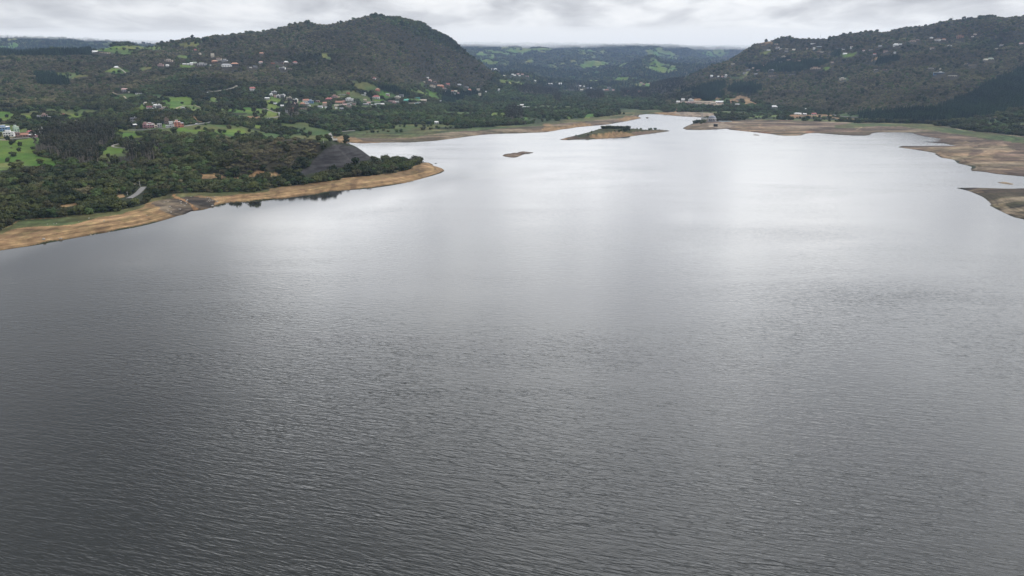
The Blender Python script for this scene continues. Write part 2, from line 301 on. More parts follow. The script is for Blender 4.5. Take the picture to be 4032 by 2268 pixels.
REG = [
 ('brown', [(-700,180),(400,200),(900,120),(1450,60),(1960,270),(1900,350),(1500,330),(1200,345),(1000,330),(700,300),(600,340),(300,410),(0,440),(-700,440)]),
 ('brown', [(2560,400),(2690,290),(3000,150),(3700,80),(4800,20),(4800,300),(4032,280),(3850,370),(3670,440),(3380,445),(3100,440),(2990,400),(2860,380),(2600,415)]),
 ('green', [(1080,415),(1200,405),(1700,415),(1880,370),(2000,345),(2250,362),(2560,385),(2620,430),(2480,440),(2440,432),(2366,460),(2148,482),(1900,500),(1535,508),(1367,525),(1250,515),(1060,505),(1000,465)]),
 ('green', [(2620,440),(2640,410),(2990,412),(3120,425),(3240,440),(3240,452),(2990,458),(2830,455),(2700,443)]),
 ('brown', [(817,546),(910,540),(966,574),(1004,562),(1097,543),(1221,552),(1268,580),(1190,636),(1174,661),(1066,673),(982,682),(941,700),(880,690),(900,640),(910,599)]),
 ('brown', [(300,735),(440,745),(500,770),(440,780),(330,780),(280,760)]),
 ('meadow', [(-300,550),(0,548),(60,548),(140,545),(175,548),(165,570),(140,590),(150,615),(235,635),(240,652),(120,655),(60,645),(0,668),(-300,690)]),
 ('pasture', [(-300,650),(0,640),(60,640),(120,652),(60,660),(30,672),(-300,690)]),
 ('meadow', [(-300,438),(0,438),(45,440),(60,468),(0,476),(-300,480)]),
 ('meadow', [(90,448),(135,455),(150,470),(128,478),(105,468)]),
 ('meadow', [(265,450),(330,445),(348,470),(300,490),(250,478)]), ('sparse', [(160,474),(215,470),(260,480),(230,500),(165,492)]),
 ('pasture', [(85,508),(140,500),(128,520),(72,523)]), ('pasture', [(0,495),(60,490),(80,520),(40,545),(0,545)]),
 ('sparse', [(379,585),(398,581),(435,569),(460,566),(497,581),(512,606),(466,643),(441,649),(419,620),(388,632)]),
 ('meadow', [(400,583),(440,573),(492,585),(480,600),(430,612),(395,608)]),
 ('meadow', [(512,552),(570,553),(637,580),(630,591),(580,586),(540,570)]),
 ('meadow', [(471,525),(500,522),(560,520),(575,530),(560,541),(510,546),(475,540)]),
 ('pasture', [(430,500),(470,505),(540,510),(545,520),(480,520),(430,512)]),
 ('sparse', [(640,500),(720,505),(760,520),(700,530),(640,520)]),
 ('meadow', [(633,398),(680,383),(734,381),(762,390),(773,409),(798,430),(773,436),(754,437),(726,429),(703,430),(661,430),(645,417)]),
 ('pasture', [(700,428),(735,415),(765,413),(800,430),(773,437),(754,438),(726,430)]),
 ('meadow', [(540,400),(560,395),(575,425),(590,440),(560,448),(545,430)]),
 ('meadow', [(846,421),(902,432),(925,425),(980,423),(1042,431),(1091,445),(1094,454),(1057,458),(1004,452),(980,446),(902,441),(868,434)]),
 ('meadow', [(1066,380),(1090,385),(1104,398),(1107,429),(1085,438),(1051,425),(1040,408),(1057,395)]),
 ('pasture', [(824,386),(883,383),(880,396),(850,406),(824,405)]),
 ('meadow', [(842,512),(900,510),(957,505),(963,525),(942,537),(911,534),(864,524)]), ('meadow', [(750,523),(810,519),(817,528),(760,531)]),
 ('meadow', [(640,488),(700,500),(760,512),(835,508),(842,516),(760,520),(690,514),(640,500)]), ('meadow', [(990,495),(1057,491),(1057,503),(1000,505)]),
 ('sparse', [(1097,530),(1160,516),(1220,500),(1290,512),(1317,520),(1318,555),(1260,556),(1230,545),(1150,540),(1097,541)]),
 ('sparse', [(1080,484),(1200,480),(1230,495),(1200,505),(1090,500)]),
 ('sparse', [(1110,540),(1230,520),(1280,530),(1300,555),(1240,550)]),
 ('grass', FAR_GRASS), ('mud', FAR_MUD),
 ('tan', [(1320,548),(1345,536),(1400,545),(1420,553),(1500,558),(1500,563),(1466,564),(1390,563),(1355,560)]),
 ('tan', [(2135,512),(2142,488),(2165,487),(2175,494),(2200,500),(2290,481),(2350,492),(2270,503),(2215,511),(2180,516)]),
 ('tan', [(2430,470),(2470,455),(2520,462),(2500,470),(2460,479)]),
 ('grass', [(2440,433),(2600,432),(2612,441),(2590,448),(2470,451),(2440,446)]),
 ('sparse', [(1381,317),(1450,316),(1500,345),(1560,378),(1520,388),(1470,362),(1420,350),(1395,335)]),
 ('meadow', [(1497,368),(1518,358),(1536,364),(1530,384),(1505,380),(1487,373)]), ('meadow', [(1471,398),(1482,391),(1518,392),(1513,397),(1474,402)]),
 ('meadow', [(1602,386),(1630,389),(1653,387),(1653,396),(1623,397),(1605,391)]),
 ('meadow', [(1614,345),(1637,358),(1707,371),(1744,383),(1740,393),(1692,378),(1645,364),(1623,361)]), ('meadow', [(1654,339),(1712,364),(1744,373),(1744,379),(1692,366)]),
 ('meadow', [(1422,432),(1438,432),(1438,447),(1426,450)]), ('sparse', [(1640,330),(1665,322),(1680,330),(1650,338)]),
 ('pasture', [(373,190),(450,183),(497,179),(634,179),(634,196),(559,193),(509,216),(428,208),(388,202)]),
 ('meadow', [(373,190),(450,183),(500,181),(480,193),(420,203),(385,202)]),
 ('pasture', [(693,175),(755,166),(806,160),(776,182),(714,184)]), ('pasture', [(708,215),(764,227),(745,232),(699,224)]),
 ('meadow', [(404,283),(466,261),(494,274),(515,280),(466,290)]), ('pasture', [(217,286),(292,286),(354,299),(280,309),(236,300)]), ('pasture', [(543,268),(605,258),(600,270),(559,281)]),
 ('meadow', [(705,256),(770,255),(768,264),(715,265)]), ('pasture', [(1255,208),(1290,208),(1300,235),(1275,230)]),
 ('meadow', [(2435,291),(2482,301),(2519,314),(2504,325),(2448,325),(2420,321)]), ('meadow', [(2300,331),(2330,328),(2389,329),(2394,340),(2358,346),(2333,340)]),
 ('meadow', [(2234,298),(2274,304),(2314,314),(2286,318),(2240,309)]), ('meadow', [(2535,312),(2560,298),(2560,305),(2541,315)]), ('meadow', [(2372,287),(2385,286),(2392,296),(2374,297)]),
 ('pasture', [(1951,308),(2009,320),(2029,332),(1993,327),(1962,316)]), ('pasture', [(2032,323),(2047,320),(2071,331),(2055,338),(2035,331)]),
 ('pasture', [(1947,249),(2010,247),(2005,268),(1960,267)]), ('pasture', [(2036,262),(2071,238),(2100,233),(2110,250),(2080,258)]), ('pasture', [(2430,264),(2475,266),(2470,276),(2436,276)]),
 ('pasture', [(2330,238),(2410,240),(2405,250),(2350,247)]), ('pasture', [(2170,250),(2225,246),(2225,258),(2185,262)]), ('pasture', [(2315,250),(2350,252),(2340,258)]),
 ('meadow', [(1930,449),(1950,443),(1989,443),(1982,459),(1966,464),(1930,463)]), ('meadow', [(2061,464),(2076,463),(2076,476),(2061,475)]), ('meadow', [(2307,453),(2335,447),(2350,449),(2325,464),(2307,465)]),
 ('meadow', [(2225,461),(2240,456),(2250,465),(2240,470)]), ('meadow', [(2062,412),(2085,415),(2095,421),(2066,420)]),
 ('sparse', [(2866,292),(2905,303),(2932,300),(2925,309),(2893,309)]), ('pasture', [(2930,282),(2948,282),(2948,298),(2932,298)]),
 ('meadow', [(3313,214),(3364,207),(3378,207),(3341,227),(3315,223)]), ('meadow', [(3237,268),(3269,263),(3255,274),(3240,275)]), ('sparse', [(3300,300),(3345,298),(3345,314),(3310,314)]),
 ('conifer', [(2679,367),(2733,353),(2802,336),(2855,331),(2855,349),(2810,366),(2733,364),(2687,374)]), ('conifer', [(2858,361),(2887,339),(2957,330),(2998,345),(2990,356),(2973,373),(2903,371)]),
 ('conifer', [(2720,376),(2850,371),(2852,380),(2818,392),(2790,399),(2745,390)]),
 ('conifer', [(3378,452),(3542,441),(3667,438),(3806,388),(3884,335),(3977,298),(4032,267),(4300,200),(4700,150),(4700,420),(4300,415),(4032,424),(3957,443),(3888,464),(3798,469),(3700,486),(3600,483),(3500,481),(3384,479)]),
 ('brown', [(4040,300),(4500,260),(4500,340),(4060,350)]),
 ('conifer', [(3434,242),(3487,236),(3530,230),(3540,240),(3500,250),(3434,259)]), ('conifer', [(3265,215),(3311,205),(3309,222),(3290,226)]),
 ('conifer', [(3120,255),(3230,232),(3260,250),(3200,270),(3140,285),(3100,280)]), ('conifer', [(2935,262),(3010,265),(3060,240),(3110,235),(3120,285),(2980,285)]),
 ('conifer', [(143,299),(230,297),(273,317),(270,337),(146,334)]), ('conifer', [(0,205),(200,208),(330,204),(330,218),(150,222),(0,222)]), ('conifer', [(323,183),(345,174),(363,190),(357,218),(329,218)]),
 ('conifer', [(1736,401),(1749,372),(1772,364),(1795,367),(1826,373),(1840,364),(1885,367),(1882,376),(1836,380),(1811,402),(1795,405),(1767,410)]),
 ('conifer', [(1480,345),(1560,355),(1625,385),(1600,386),(1560,372),(1490,352)]),
 ('euca', [(175,520),(233,513),(295,509),(357,509),(398,512),(440,530),(470,555),(462,568),(440,571),(398,577),(384,590),(390,632),(360,640),(330,660),(240,640),(220,625),(140,600),(140,585),(165,560),(175,540)]),
 ('euca', [(360,640),(390,632),(420,620),(430,640),(440,650),(460,620),(530,612),(640,617),(600,645),(520,655),(450,660),(400,665),(340,665)]),
 ('euca', [(2030,350),(2180,348),(2200,372),(2120,380),(2050,372)]), ('euca', [(2230,330),(2290,335),(2300,365),(2240,360)]), ('euca', [(2560,340),(2700,318),(2650,370),(2560,372)]),
 ('euca', [(2300,372),(2370,365),(2380,392),(2320,395)]), ('euca', [(2440,360),(2560,365),(2560,392),(2450,385)]), ('euca', [(2170,375),(2205,375),(2205,405),(2180,405)]), ('euca', [(1985,455),(2000,443),(2050,448),(2062,475),(2000,478)]),
 ('euca', [(1120,440),(1160,430),(1185,450),(1160,470),(1130,465)]),
 ('tan', BEACH_L),
 ('shoregrass', [(-700,985),(0,908),(93,870),(280,846),(466,829),(590,806),(560,825),(470,845),(380,860),(300,885),(200,893),(60,905),(0,920),(-700,1030)]),
 ('grass', [(590,806),(640,770),(678,760),(755,757),(860,763),(1066,745),(1060,752),(860,775),(780,772),(740,790),(690,795),(640,790)]),
 ('darkrock', [(628,795),(660,782),(700,775),(740,770),(780,775),(840,790),(845,812),(780,828),(735,842),(690,850),(660,835),(620,815)]),
 ('orange', [(672,762),(690,765),(735,795),(765,805),(800,820),(780,826),(768,831),(758,806),(715,790),(685,778)]),
 ('tan', [(765,695),(800,683),(830,690),(855,684),(872,685),(882,705),(920,700),(965,700),(975,690),(990,680),(1010,672),(1045,674),(1040,684),(1085,678),(1100,690),(1085,694),(1040,688),(1000,694),(960,706),(905,710),(850,706),(800,706)]),
 ('orange', [(985,688),(1010,673),(1045,673),(1050,685),(1015,697)]),
 ('tan', [(225,805),(290,798),(335,792),(330,800),(270,812),(235,815)]), ('tan', [(460,775),(500,762),(508,770),(480,780)]), ('tan', [(1176,660),(1186,664),(1196,676),(1186,673)]),
 ('rock', [(1186,692),(1196,675),(1214,655),(1236,616),(1268,586),(1300,572),(1345,567),(1385,573),(1412,583),(1440,603),(1466,621),(1462,632),(1430,642),(1375,655),(1330,663),(1275,677),(1225,691)]),
 ('tan', [(1465,612),(1490,616),(1520,630),(1500,628),(1475,622)]),
 ('mud', [(3415,515),(3600,512),(3780,550),(3780,600),(3520,592),(3590,545),(3430,536)]), ('mud', MUD_R),
 ('grass', [(3282,492),(3360,486),(3440,485),(3660,487),(3694,497),(3740,505),(3819,516),(3922,526),(4032,542),(4300,570),(4300,595),(4032,565),(3900,548),(3780,530),(3640,510),(3560,500),(3460,496),(3360,503),(3290,503)]),
 ('crust', [(2873,508),(2890,497),(2960,500),(3060,496),(3150,505),(3205,514),(3190,524),(3168,530),(3163,534),(3066,534),(3035,529),(2942,519)]),
 ('crust', [(2985,488),(3003,480),(3006,486),(2992,495),(2998,502),(2985,500)]), ('crust', [(3365,512),(3385,498),(3392,502),(3372,516)]),
 ('rust', [(2880,512),(2942,514),(3035,522),(3035,529),(2942,519)]), ('rust', [(3165,518),(3195,512),(3200,520),(3180,526)]),
 ('crust', [(3612,592),(3660,582),(3729,577),(3850,572),(3957,571),(4001,590),(3960,600),(3888,604),(4032,640),(4200,650),(4200,668),(4032,662),(3888,668),(3829,671),(3826,657),(3801,650),(3770,643),(3757,630),(3735,625),(3705,621),(3688,604),(3650,597)]),
 ('mud', [(3829,572),(3870,590),(3860,605),(3800,618),(3820,600)]), ('mud', [(3900,612),(4032,612),(4032,632),(3930,636)]),
 ('crust', [(3630,516),(3660,513),(3668,518),(3640,520)]), ('crust', [(3740,560),(3800,558),(3840,562),(3790,566)]),
 ('crust', [(2687,505),(2702,497),(2735,489),(2780,492),(2850,492),(2870,508),(2800,511),(2702,511)]), ('pale', [(2790,487),(2850,482),(2880,500),(2850,506),(2790,500)]),
 ('mudgreen', [(3740,722),(4032,722),(5200,730),(5400,1200),(4032,880),(3880,812)]), ('crust', [(3905,806),(3930,775),(3960,780),(3970,810),(4020,840),(4032,850),(3960,830)]), ('crust', [(3819,745),(3870,747),(3880,757),(3840,758)]), ('crust', [(3985,782),(4032,778),(4300,790),(4300,800),(4032,792)]),
 ('heath', [(2198,553),(2203,540),(2280,513),(2360,498),(2500,498),(2560,508),(2640,511),(2642,518),(2560,530),(2430,546),(2330,553)]), ('mud', [(2203,551),(2225,540),(2260,535),(2290,541),(2320,538),(2308,551)]), ('mud', [(2490,522),(2560,514),(2636,514),(2636,518),(2583,524),(2500,536)]),
 ('tan', [(2318,538),(2360,527),(2400,522),(2440,518),(2480,527),(2500,533),(2450,541),(2380,545),(2330,545)]), ('tan', [(2203,551),(2225,541),(2250,543),(2235,552)]),
 ('pasture', [(2890,464),(2950,458),(3063,452),(3090,453),(3059,461),(2950,465)]), ('tan', [(3096,459),(3120,452),(3144,450),(3202,450),(3280,452),(3251,459),(3163,462),(3119,465)]),
 ('tan', [(3260,459),(3369,468),(3367,472),(3270,464)]), ('orange', [(3096,459),(3120,452),(3150,455),(3150,462),(3119,465)]),
 ('sparse', [(2960,470),(3100,468),(3370,474),(3378,484),(3260,480),(3100,472)]),
 ('tan', [(2872,392),(2895,387),(2907,375),(2949,381),(2957,397),(2985,412),(2979,416),(2955,405),(2943,409),(2934,416),(2926,415),(2929,400),(2895,405),(2870,405)]),
 ('brown', [(2903,392),(2930,387),(2938,398),(2912,403)]), ('brown', [(2880,398),(2892,396),(2896,402),(2884,404)]),
 ('orange', [(2868,395),(2880,392),(2884,405),(2872,406)]), ('orange', [(2728,392),(2758,387),(2760,395),(2735,398)]),
 ('tan', [(2819,389),(2825,381),(2832,388),(2846,391),(2820,393)]), ('pale', [(2650,404),(2720,395),(2850,400),(2852,413),(2825,417),(2750,410),(2700,405)]),
 ('orange', [(2653,450),(2656,432),(2661,425),(2667,432),(2668,449)]), ('pale', [(2575,444),(2640,441),(2700,440),(2822,446),(2800,462),(2700,462),(2600,453)]), ('tan', [(2575,444),(2655,442),(2675,455),(2600,453)]),
 ('tan', [(3434,243),(3448,227),(3460,225),(3453,236),(3442,243)]), ('tan', [(756,460),(765,457),(790,472),(792,478),(780,480),(765,470)]), ('orange', [(695,450),(702,455),(706,462),(700,462)]), ('orange', [(722,468),(732,470),(733,480),(725,478)]),
 ('orange', [(966,458),(1000,456),(1030,459),(1018,468),(975,471)]), ('pasture', [(1020,465),(1060,455),(1100,455),(1100,466),(1040,470)]),
 ('pale', [(552,477),(600,480),(640,490),(600,492),(556,484)]), ('bare', [(40,540),(60,535),(50,552),(10,552)]),
 ('tan', [(2960,160),(3010,160),(3045,165),(3040,170),(2980,170)]), ('pasture', [(3016,200),(3030,195),(3040,205),(3000,215),(2960,232),(2990,213)]),
 ('tan', [(1318,535),(1330,540),(1350,556),(1342,560),(1328,550)]),
 ('mud', [(1970,595),(2110,594),(2110,606),(2040,622),(1975,622)]), ('mud', [(2955,527),(3003,528),(3003,536),(2955,536)]), ('mud', [(3915,712),(4000,712),(4005,732),(3915,732)]), ('mud', [(2535,458),(2562,458),(2562,468),(2535,468)]),
]
# ground colours, light-independent
GCOL = {'wood':(.040,.048,.024),'brown':(.052,.047,.032),'green':(.045,.066,.028),'meadow':(.120,.195,.036),'pasture':(.165,.200,.062),'sparse':(.100,.130,.045),
 'conifer':(.035,.045,.025),'euca':(.055,.052,.035),'grass':(.130,.145,.062),'mud':(.185,.132,.098),'tan':(.375,.245,.13),'orange':(.42,.245,.125),'crust':(.31,.225,.145),'rust':(.30,.165,.10),'pale':(.40,.32,.24),
 'rock':(.060,.057,.057),'darkrock':(.115,.090,.070),'shoregrass':(.160,.160,.070),'heath':(.085,.090,.045),'mudgreen':(.082,.066,.045),'bare':(.30,.24,.16)}
TAGS = list(GCOL)
DENS = {'wood':.97,'brown':.97,'green':.98,'meadow':.03,'pasture':.05,'heath':.30,'sparse':.42,'conifer':.96,'euca':.55}

def classify(X, Y, Z, jit=1.0):
    px, py = proj(X, Y, Z)
    jx = (fbm(X, Y, 26, 3, 41) - .5) * 26 * jit * F / np.maximum(Y, 400) * .75
    jy = (fbm(X, Y, 22, 3, 51) - .5) * 14 * jit * F / np.maximum(Y, 400) * .25
    px = px + jx; py = py + jy
    t = np.full(X.shape, TAGS.index('wood'))
    far = Y > 3250
    n1 = fbm(X, Y, 420, 4, 61)
    t[far & (n1 > .545) & (Z < 330)] = TAGS.index('pasture')
    t[far & (n1 > .60) & (Z < 300)] = TAGS.index('meadow')
    low = (Z < 62) & (Y < 2300) & (Y > 1080) & (Z > 6)
    for tag, poly in REG:
        t[in_poly(px, py, poly)] = TAGS.index(tag)
    wood_ = low & ((t == TAGS.index('wood')) | (t == TAGS.index('green')))
    n2 = fbm(X * .55, Y, 75, 4, 62)
    t[wood_ & (n2 > .59)] = TAGS.index('sparse')
    return t

TG = classify(Xr, Yr, HZ)
def tag_at(x, y):
    u = np.asarray(x) / y; v = np.log(y)
    i = np.clip(np.rint((u - U0) / (U1 - U0) * (NU - 1)).astype(int), 0, NU - 1); j = np.clip(np.rint((wv(v) - W0) / (W1 - W0) * (NV - 1)).astype(int), 0, NV - 1)
    return TG.reshape(YG.shape)[j, i]

# ------------------------------------------------------------------ helpers for objects
def tag(o, label=None, cat=None, group=None, kind=None):
    if label: o['label'] = label
    if cat: o['category'] = cat
    if group: o['group'] = group
    if kind: o['kind'] = kind
    return o

def mesh_obj(name, verts, faces, mats=None, parent=None, matidx=None, smooth=False):
    me = bpy.data.meshes.new(name)
    me.from_pydata([tuple(v) for v in verts], [], [tuple(f) for f in faces])
    for m in (mats or []):
        me.materials.append(m)
    if matidx is not None:
        me.polygons.foreach_set('material_index', matidx)
    if smooth:
        me.polygons.foreach_set('use_smooth', [True] * len(me.polygons))
    o = bpy.data.objects.new(name, me); COL.objects.link(o)
    if parent is not None: o.parent = parent
    return o

def nd(nt, typ, loc=None, **kw):
    n = nt.nodes.new(typ)
    for k, v in kw.items():
        setattr(n, k, v)
    return n
def lk(nt, a, b): nt.links.new(a, b)
def new_mat(name):
    m = bpy.data.materials.new(name); m.use_nodes = True
    nt = m.node_tree; nt.nodes.clear()
    out = nd(nt, 'ShaderNodeOutputMaterial')
    return m, nt, out
def math_node(nt, op, a, b=None, c=None, clamp=False):
    n = nd(nt, 'ShaderNodeMath', operation=op); n.use_clamp = clamp
    for i, v in enumerate((a, b, c)):
        if v is None: continue
        if hasattr(v, 'links') or hasattr(v, 'is_linked'): lk(nt, v, n.inputs[i])
        else: n.inputs[i].default_value = v
    return n.outputs[0]
def noise_node(nt, vec, scale, detail=4, rough=.55, dist=0.0):
    n = nd(nt, 'ShaderNodeTexNoise'); n.inputs['Scale'].default_value = scale; n.inputs['Detail'].default_value = detail
    n.inputs['Roughness'].default_value = rough; n.inputs['Distortion'].default_value = dist
    if vec is not None: lk(nt, vec, n.inputs['Vector'])
    return n.outputs['Fac']
def ramp_node(nt, fac, stops):
    n = nd(nt, 'ShaderNodeValToRGB'); el = n.color_ramp.elements
    while len(el) < len(stops): el.new(0.5)
    for e, (p, c) in zip(el, stops):
        e.position = p; e.color = (c[0], c[1], c[2], 1) if not isinstance(c, (int, float)) else (c, c, c, 1)
    lk(nt, fac, n.inputs[0]); return n.outputs[0]
def mixc(nt, fac, a, b, mode='MIX'):
    n = nd(nt, 'ShaderNodeMix', data_type='RGBA', blend_type=mode)
    for s, v in ((n.inputs[0], fac), (n.inputs[6], a), (n.inputs[7], b)):
        if hasattr(v, 'is_linked'): lk(nt, v, s)
        elif isinstance(v, (int, float)): s.default_value = v
        else: s.default_value = (v[0], v[1], v[2], 1)
    return n.outputs[2]
def bsdf(nt, out, color, rough=.85, spec=.2, normal=None):
    b = nd(nt, 'ShaderNodeBsdfPrincipled')
    if hasattr(color, 'is_linked'): lk(nt, color, b.inputs['Base Color'])
    else: b.inputs['Base Color'].default_value = (*color, 1)
    b.inputs['Roughness'].default_value = rough; b.inputs['Specular IOR Level'].default_value = spec
    if normal is not None: lk(nt, normal, b.inputs['Normal'])
    lk(nt, b.outputs[0], out.inputs['Surface']); return b

# ------------------------------------------------------------------ terrain mesh
def build_terrain():
    me = bpy.data.meshes.new('terrain')
    n = NU * NV
    co = np.empty((n, 3), np.float32); co[:, 0] = Xr; co[:, 1] = Yr; co[:, 2] = HZ
    me.vertices.add(n); me.vertices.foreach_set('co', co.ravel())
    jj, ii = np.meshgrid(np.arange(NV - 1), np.arange(NU - 1), indexing='ij')
    a = (jj * NU + ii).ravel()
    keep = (SD[a] > -60) | (SD[a + NU + 1] > -60)
    a = a[keep]
    q = np.stack([a, a + 1, a + NU + 1, a + NU], 1)
    me.loops.add(q.size); me.loops.foreach_set('vertex_index', q.ravel().astype(np.int32))
    me.polygons.add(len(q)); me.polygons.foreach_set('loop_start', np.arange(0, q.size, 4, dtype=np.int32))
    me.polygons.foreach_set('use_smooth', np.ones(len(q), bool))
    me.update(calc_edges=True)
    table = np.array([GCOL[t] for t in TAGS])
    c = table[TG].copy()
    # banded strand lines: greyer wet mud low down, pale crust above
    lowz = np.clip(1 - HZ / 0.9, 0, 1) * (SD > -2)
    tan = np.isin(TG, [TAGS.index(t) for t in ('tan', 'orange', 'crust', 'rust', 'pale', 'mud', 'mudgreen', 'darkrock', 'grass', 'shoregrass', 'heath')])
    c[tan] *= (1 - .42 * lowz[tan])[:, None]
    band = np.sin(HZ * 4.2 + 5 * fbm(Xr, Yr, 40, 2, 71)) * .5 + .5
    c[tan] *= (0.80 + .32 * band[tan])[:, None]
    line = np.exp(-((np.mod(HZ + .5 * fbm(Xr, Yr, 30, 2, 72), 1.15) - .5) / .13) ** 2)
    c[tan] *= (1 - .22 * line[tan] * np.clip(fbm(Xr, Yr, 50, 2, 73)[tan] * 2.6 - .6, 0, 1))[:, None]
    gul = np.clip((fbm(Xr * 1.6 + Yr * .2, Yr * .35, 11, 3, 74) - .60) * 9, 0, 1)
    c[tan] *= (1 - .28 * gul[tan])[:, None]
    # far apart tints in the mud: rust, grey-green and pale crust streaks that run along the shore
    mud = np.isin(TG, [TAGS.index(t) for t in ('mud', 'mudgreen', 'crust', 'rust', 'darkrock')])
    st = fbm(Xr * .35, Yr, 26, 4, 81)
    c[mud] = c[mud] * (1 + (st[mud] - .5)[:, None] * np.array([1.5, 1.3, 1.1])) 
    green = np.clip((fbm(Xr * .4, Yr, 50, 3, 82) - .52) * 6, 0, 1) * mud
    c = c * (1 - green[:, None] * .4) + np.array([.12, .12, .055]) * green[:, None] * .4
    dk = np.clip((fbm(Xr * .22, Yr, 22, 4, 88) - .53) * 9, 0, 1) * mud
    c = c * (1 - dk[:, None] * .6) + np.array([.085, .065, .052]) * dk[:, None] * .6
    pale = np.clip((fbm(Xr * .3, Yr, 34, 4, 83) - .57) * 9, 0, 1) * mud
    c = c * (1 - pale[:, None] * .6) + np.array([.40, .32, .22]) * pale[:, None] * .6
    dry = np.clip((fbm(Xr, Yr, 45, 4, 84) - .5) * 3, -.6, .8) * np.isin(TG, [TAGS.index(t) for t in ('meadow', 'pasture', 'grass', 'shoregrass', 'sparse')])
    c = c * (1 + dry[:, None] * np.array([.55, .16, .22]))
    tufts = np.clip((fbm(Xr, Yr, 7, 3, 85) - .56) * 7, 0, 1) * np.isin(TG, [TAGS.index(t) for t in ('tan', 'shoregrass', 'grass', 'bare')]) * np.clip((HZ - 1.3) / 2.5, 0, 1)
    c = c * (1 - tufts[:, None] * .35) + np.array([.10, .12, .045]) * tufts[:, None] * .35
    rk = TG == TAGS.index('rock')
    lay = .6 * fbm(Xr * .12 + HZ * .5, HZ * 1.5, 3.0, 3, 86) + .4 * fbm(Xr + HZ, Yr + HZ * 2, 9, 3, 87)
    lay = np.clip((lay - .5) * 2.6 + .5, 0, 1)
    c[rk] *= (0.75 + .5 * lay[rk])[:, None]
    c = np.clip(c * .66, .008, .6)
    at = me.color_attributes.new('cover', 'FLOAT_COLOR', 'POINT')
    cc = np.zeros((n, 4), np.float32); cc[:, :3] = c; cc[tan, 3] = .5; cc[rk, 3] = 1.0
    at.data.foreach_set('color', cc.ravel())
    m, nt, out = new_mat('ground_cover')
    geo = nd(nt, 'ShaderNodeNewGeometry'); col = nd(nt, 'ShaderNodeVertexColor', layer_name='cover')
    n1 = noise_node(nt, geo.outputs['Position'], .9, 5, .65); n2 = noise_node(nt, geo.outputs['Position'], .11, 5, .6); n3 = noise_node(nt, geo.outputs['Position'], .02, 4, .6)
    v = math_node(nt, 'ADD', math_node(nt, 'MULTIPLY', n1, .9), math_node(nt, 'ADD', math_node(nt, 'MULTIPLY', n2, 1.3), math_node(nt, 'MULTIPLY', n3, .9)))
    v = math_node(nt, 'SUBTRACT', v, .55)
    def strata(sx, sz, det, lo, hi, mask):
        m_ = nd(nt, 'ShaderNodeVectorMath', operation='MULTIPLY'); lk(nt, geo.outputs['Position'], m_.inputs[0]); m_.inputs[1].default_value = (sx, sx, sz)
        f_ = noise_node(nt, m_.outputs[0], 1.0, det, .6, .35)
        k_ = ramp_node(nt, f_, [(.36, lo), (.64, hi)])
        return mixc(nt, mask, (1, 1, 1), k_)
    al = col.outputs['Alpha']
    f_rock = math_node(nt, 'MULTIPLY', math_node(nt, 'SUBTRACT', al, .75), 4.0, clamp=True)
    f_beach = math_node(nt, 'SUBTRACT', 1.0, math_node(nt, 'MULTIPLY', math_node(nt, 'ABSOLUTE', math_node(nt, 'SUBTRACT', al, .5)), 4.0), clamp=True)
    hs = nd(nt, 'ShaderNodeHueSaturation'); lk(nt, col.outputs['Color'], hs.inputs['Color']); lk(nt, v, hs.inputs['Value'])
    lk(nt, math_node(nt, 'ADD', math_node(nt, 'MULTIPLY', n2, .05), .475), hs.inputs['Hue'])
    bp = nd(nt, 'ShaderNodeBump'); bp.inputs['Strength'].default_value = .7; bp.inputs['Distance'].default_value = .8; lk(nt, n1, bp.inputs['Height'])
    cc_ = mixc(nt, 1.0, hs.outputs[0], strata(.03, .42, 5, .55, 1.40, f_rock), 'MULTIPLY')
    cc_ = mixc(nt, 1.0, cc_, strata(.013, 2.1, 4, .62, 1.25, f_beach), 'MULTIPLY')
    cc_ = mixc(nt, 1.0, cc_, strata(.16, .0, 3, .80, 1.15, f_beach), 'MULTIPLY')
    bsdf(nt, out, cc_, .95, .08, bp.outputs[0])
    me.materials.append(m)
    o = bpy.data.objects.new('terrain', me); COL.objects.link(o)
    tag(o, kind='structure')
    return o
build_terrain()

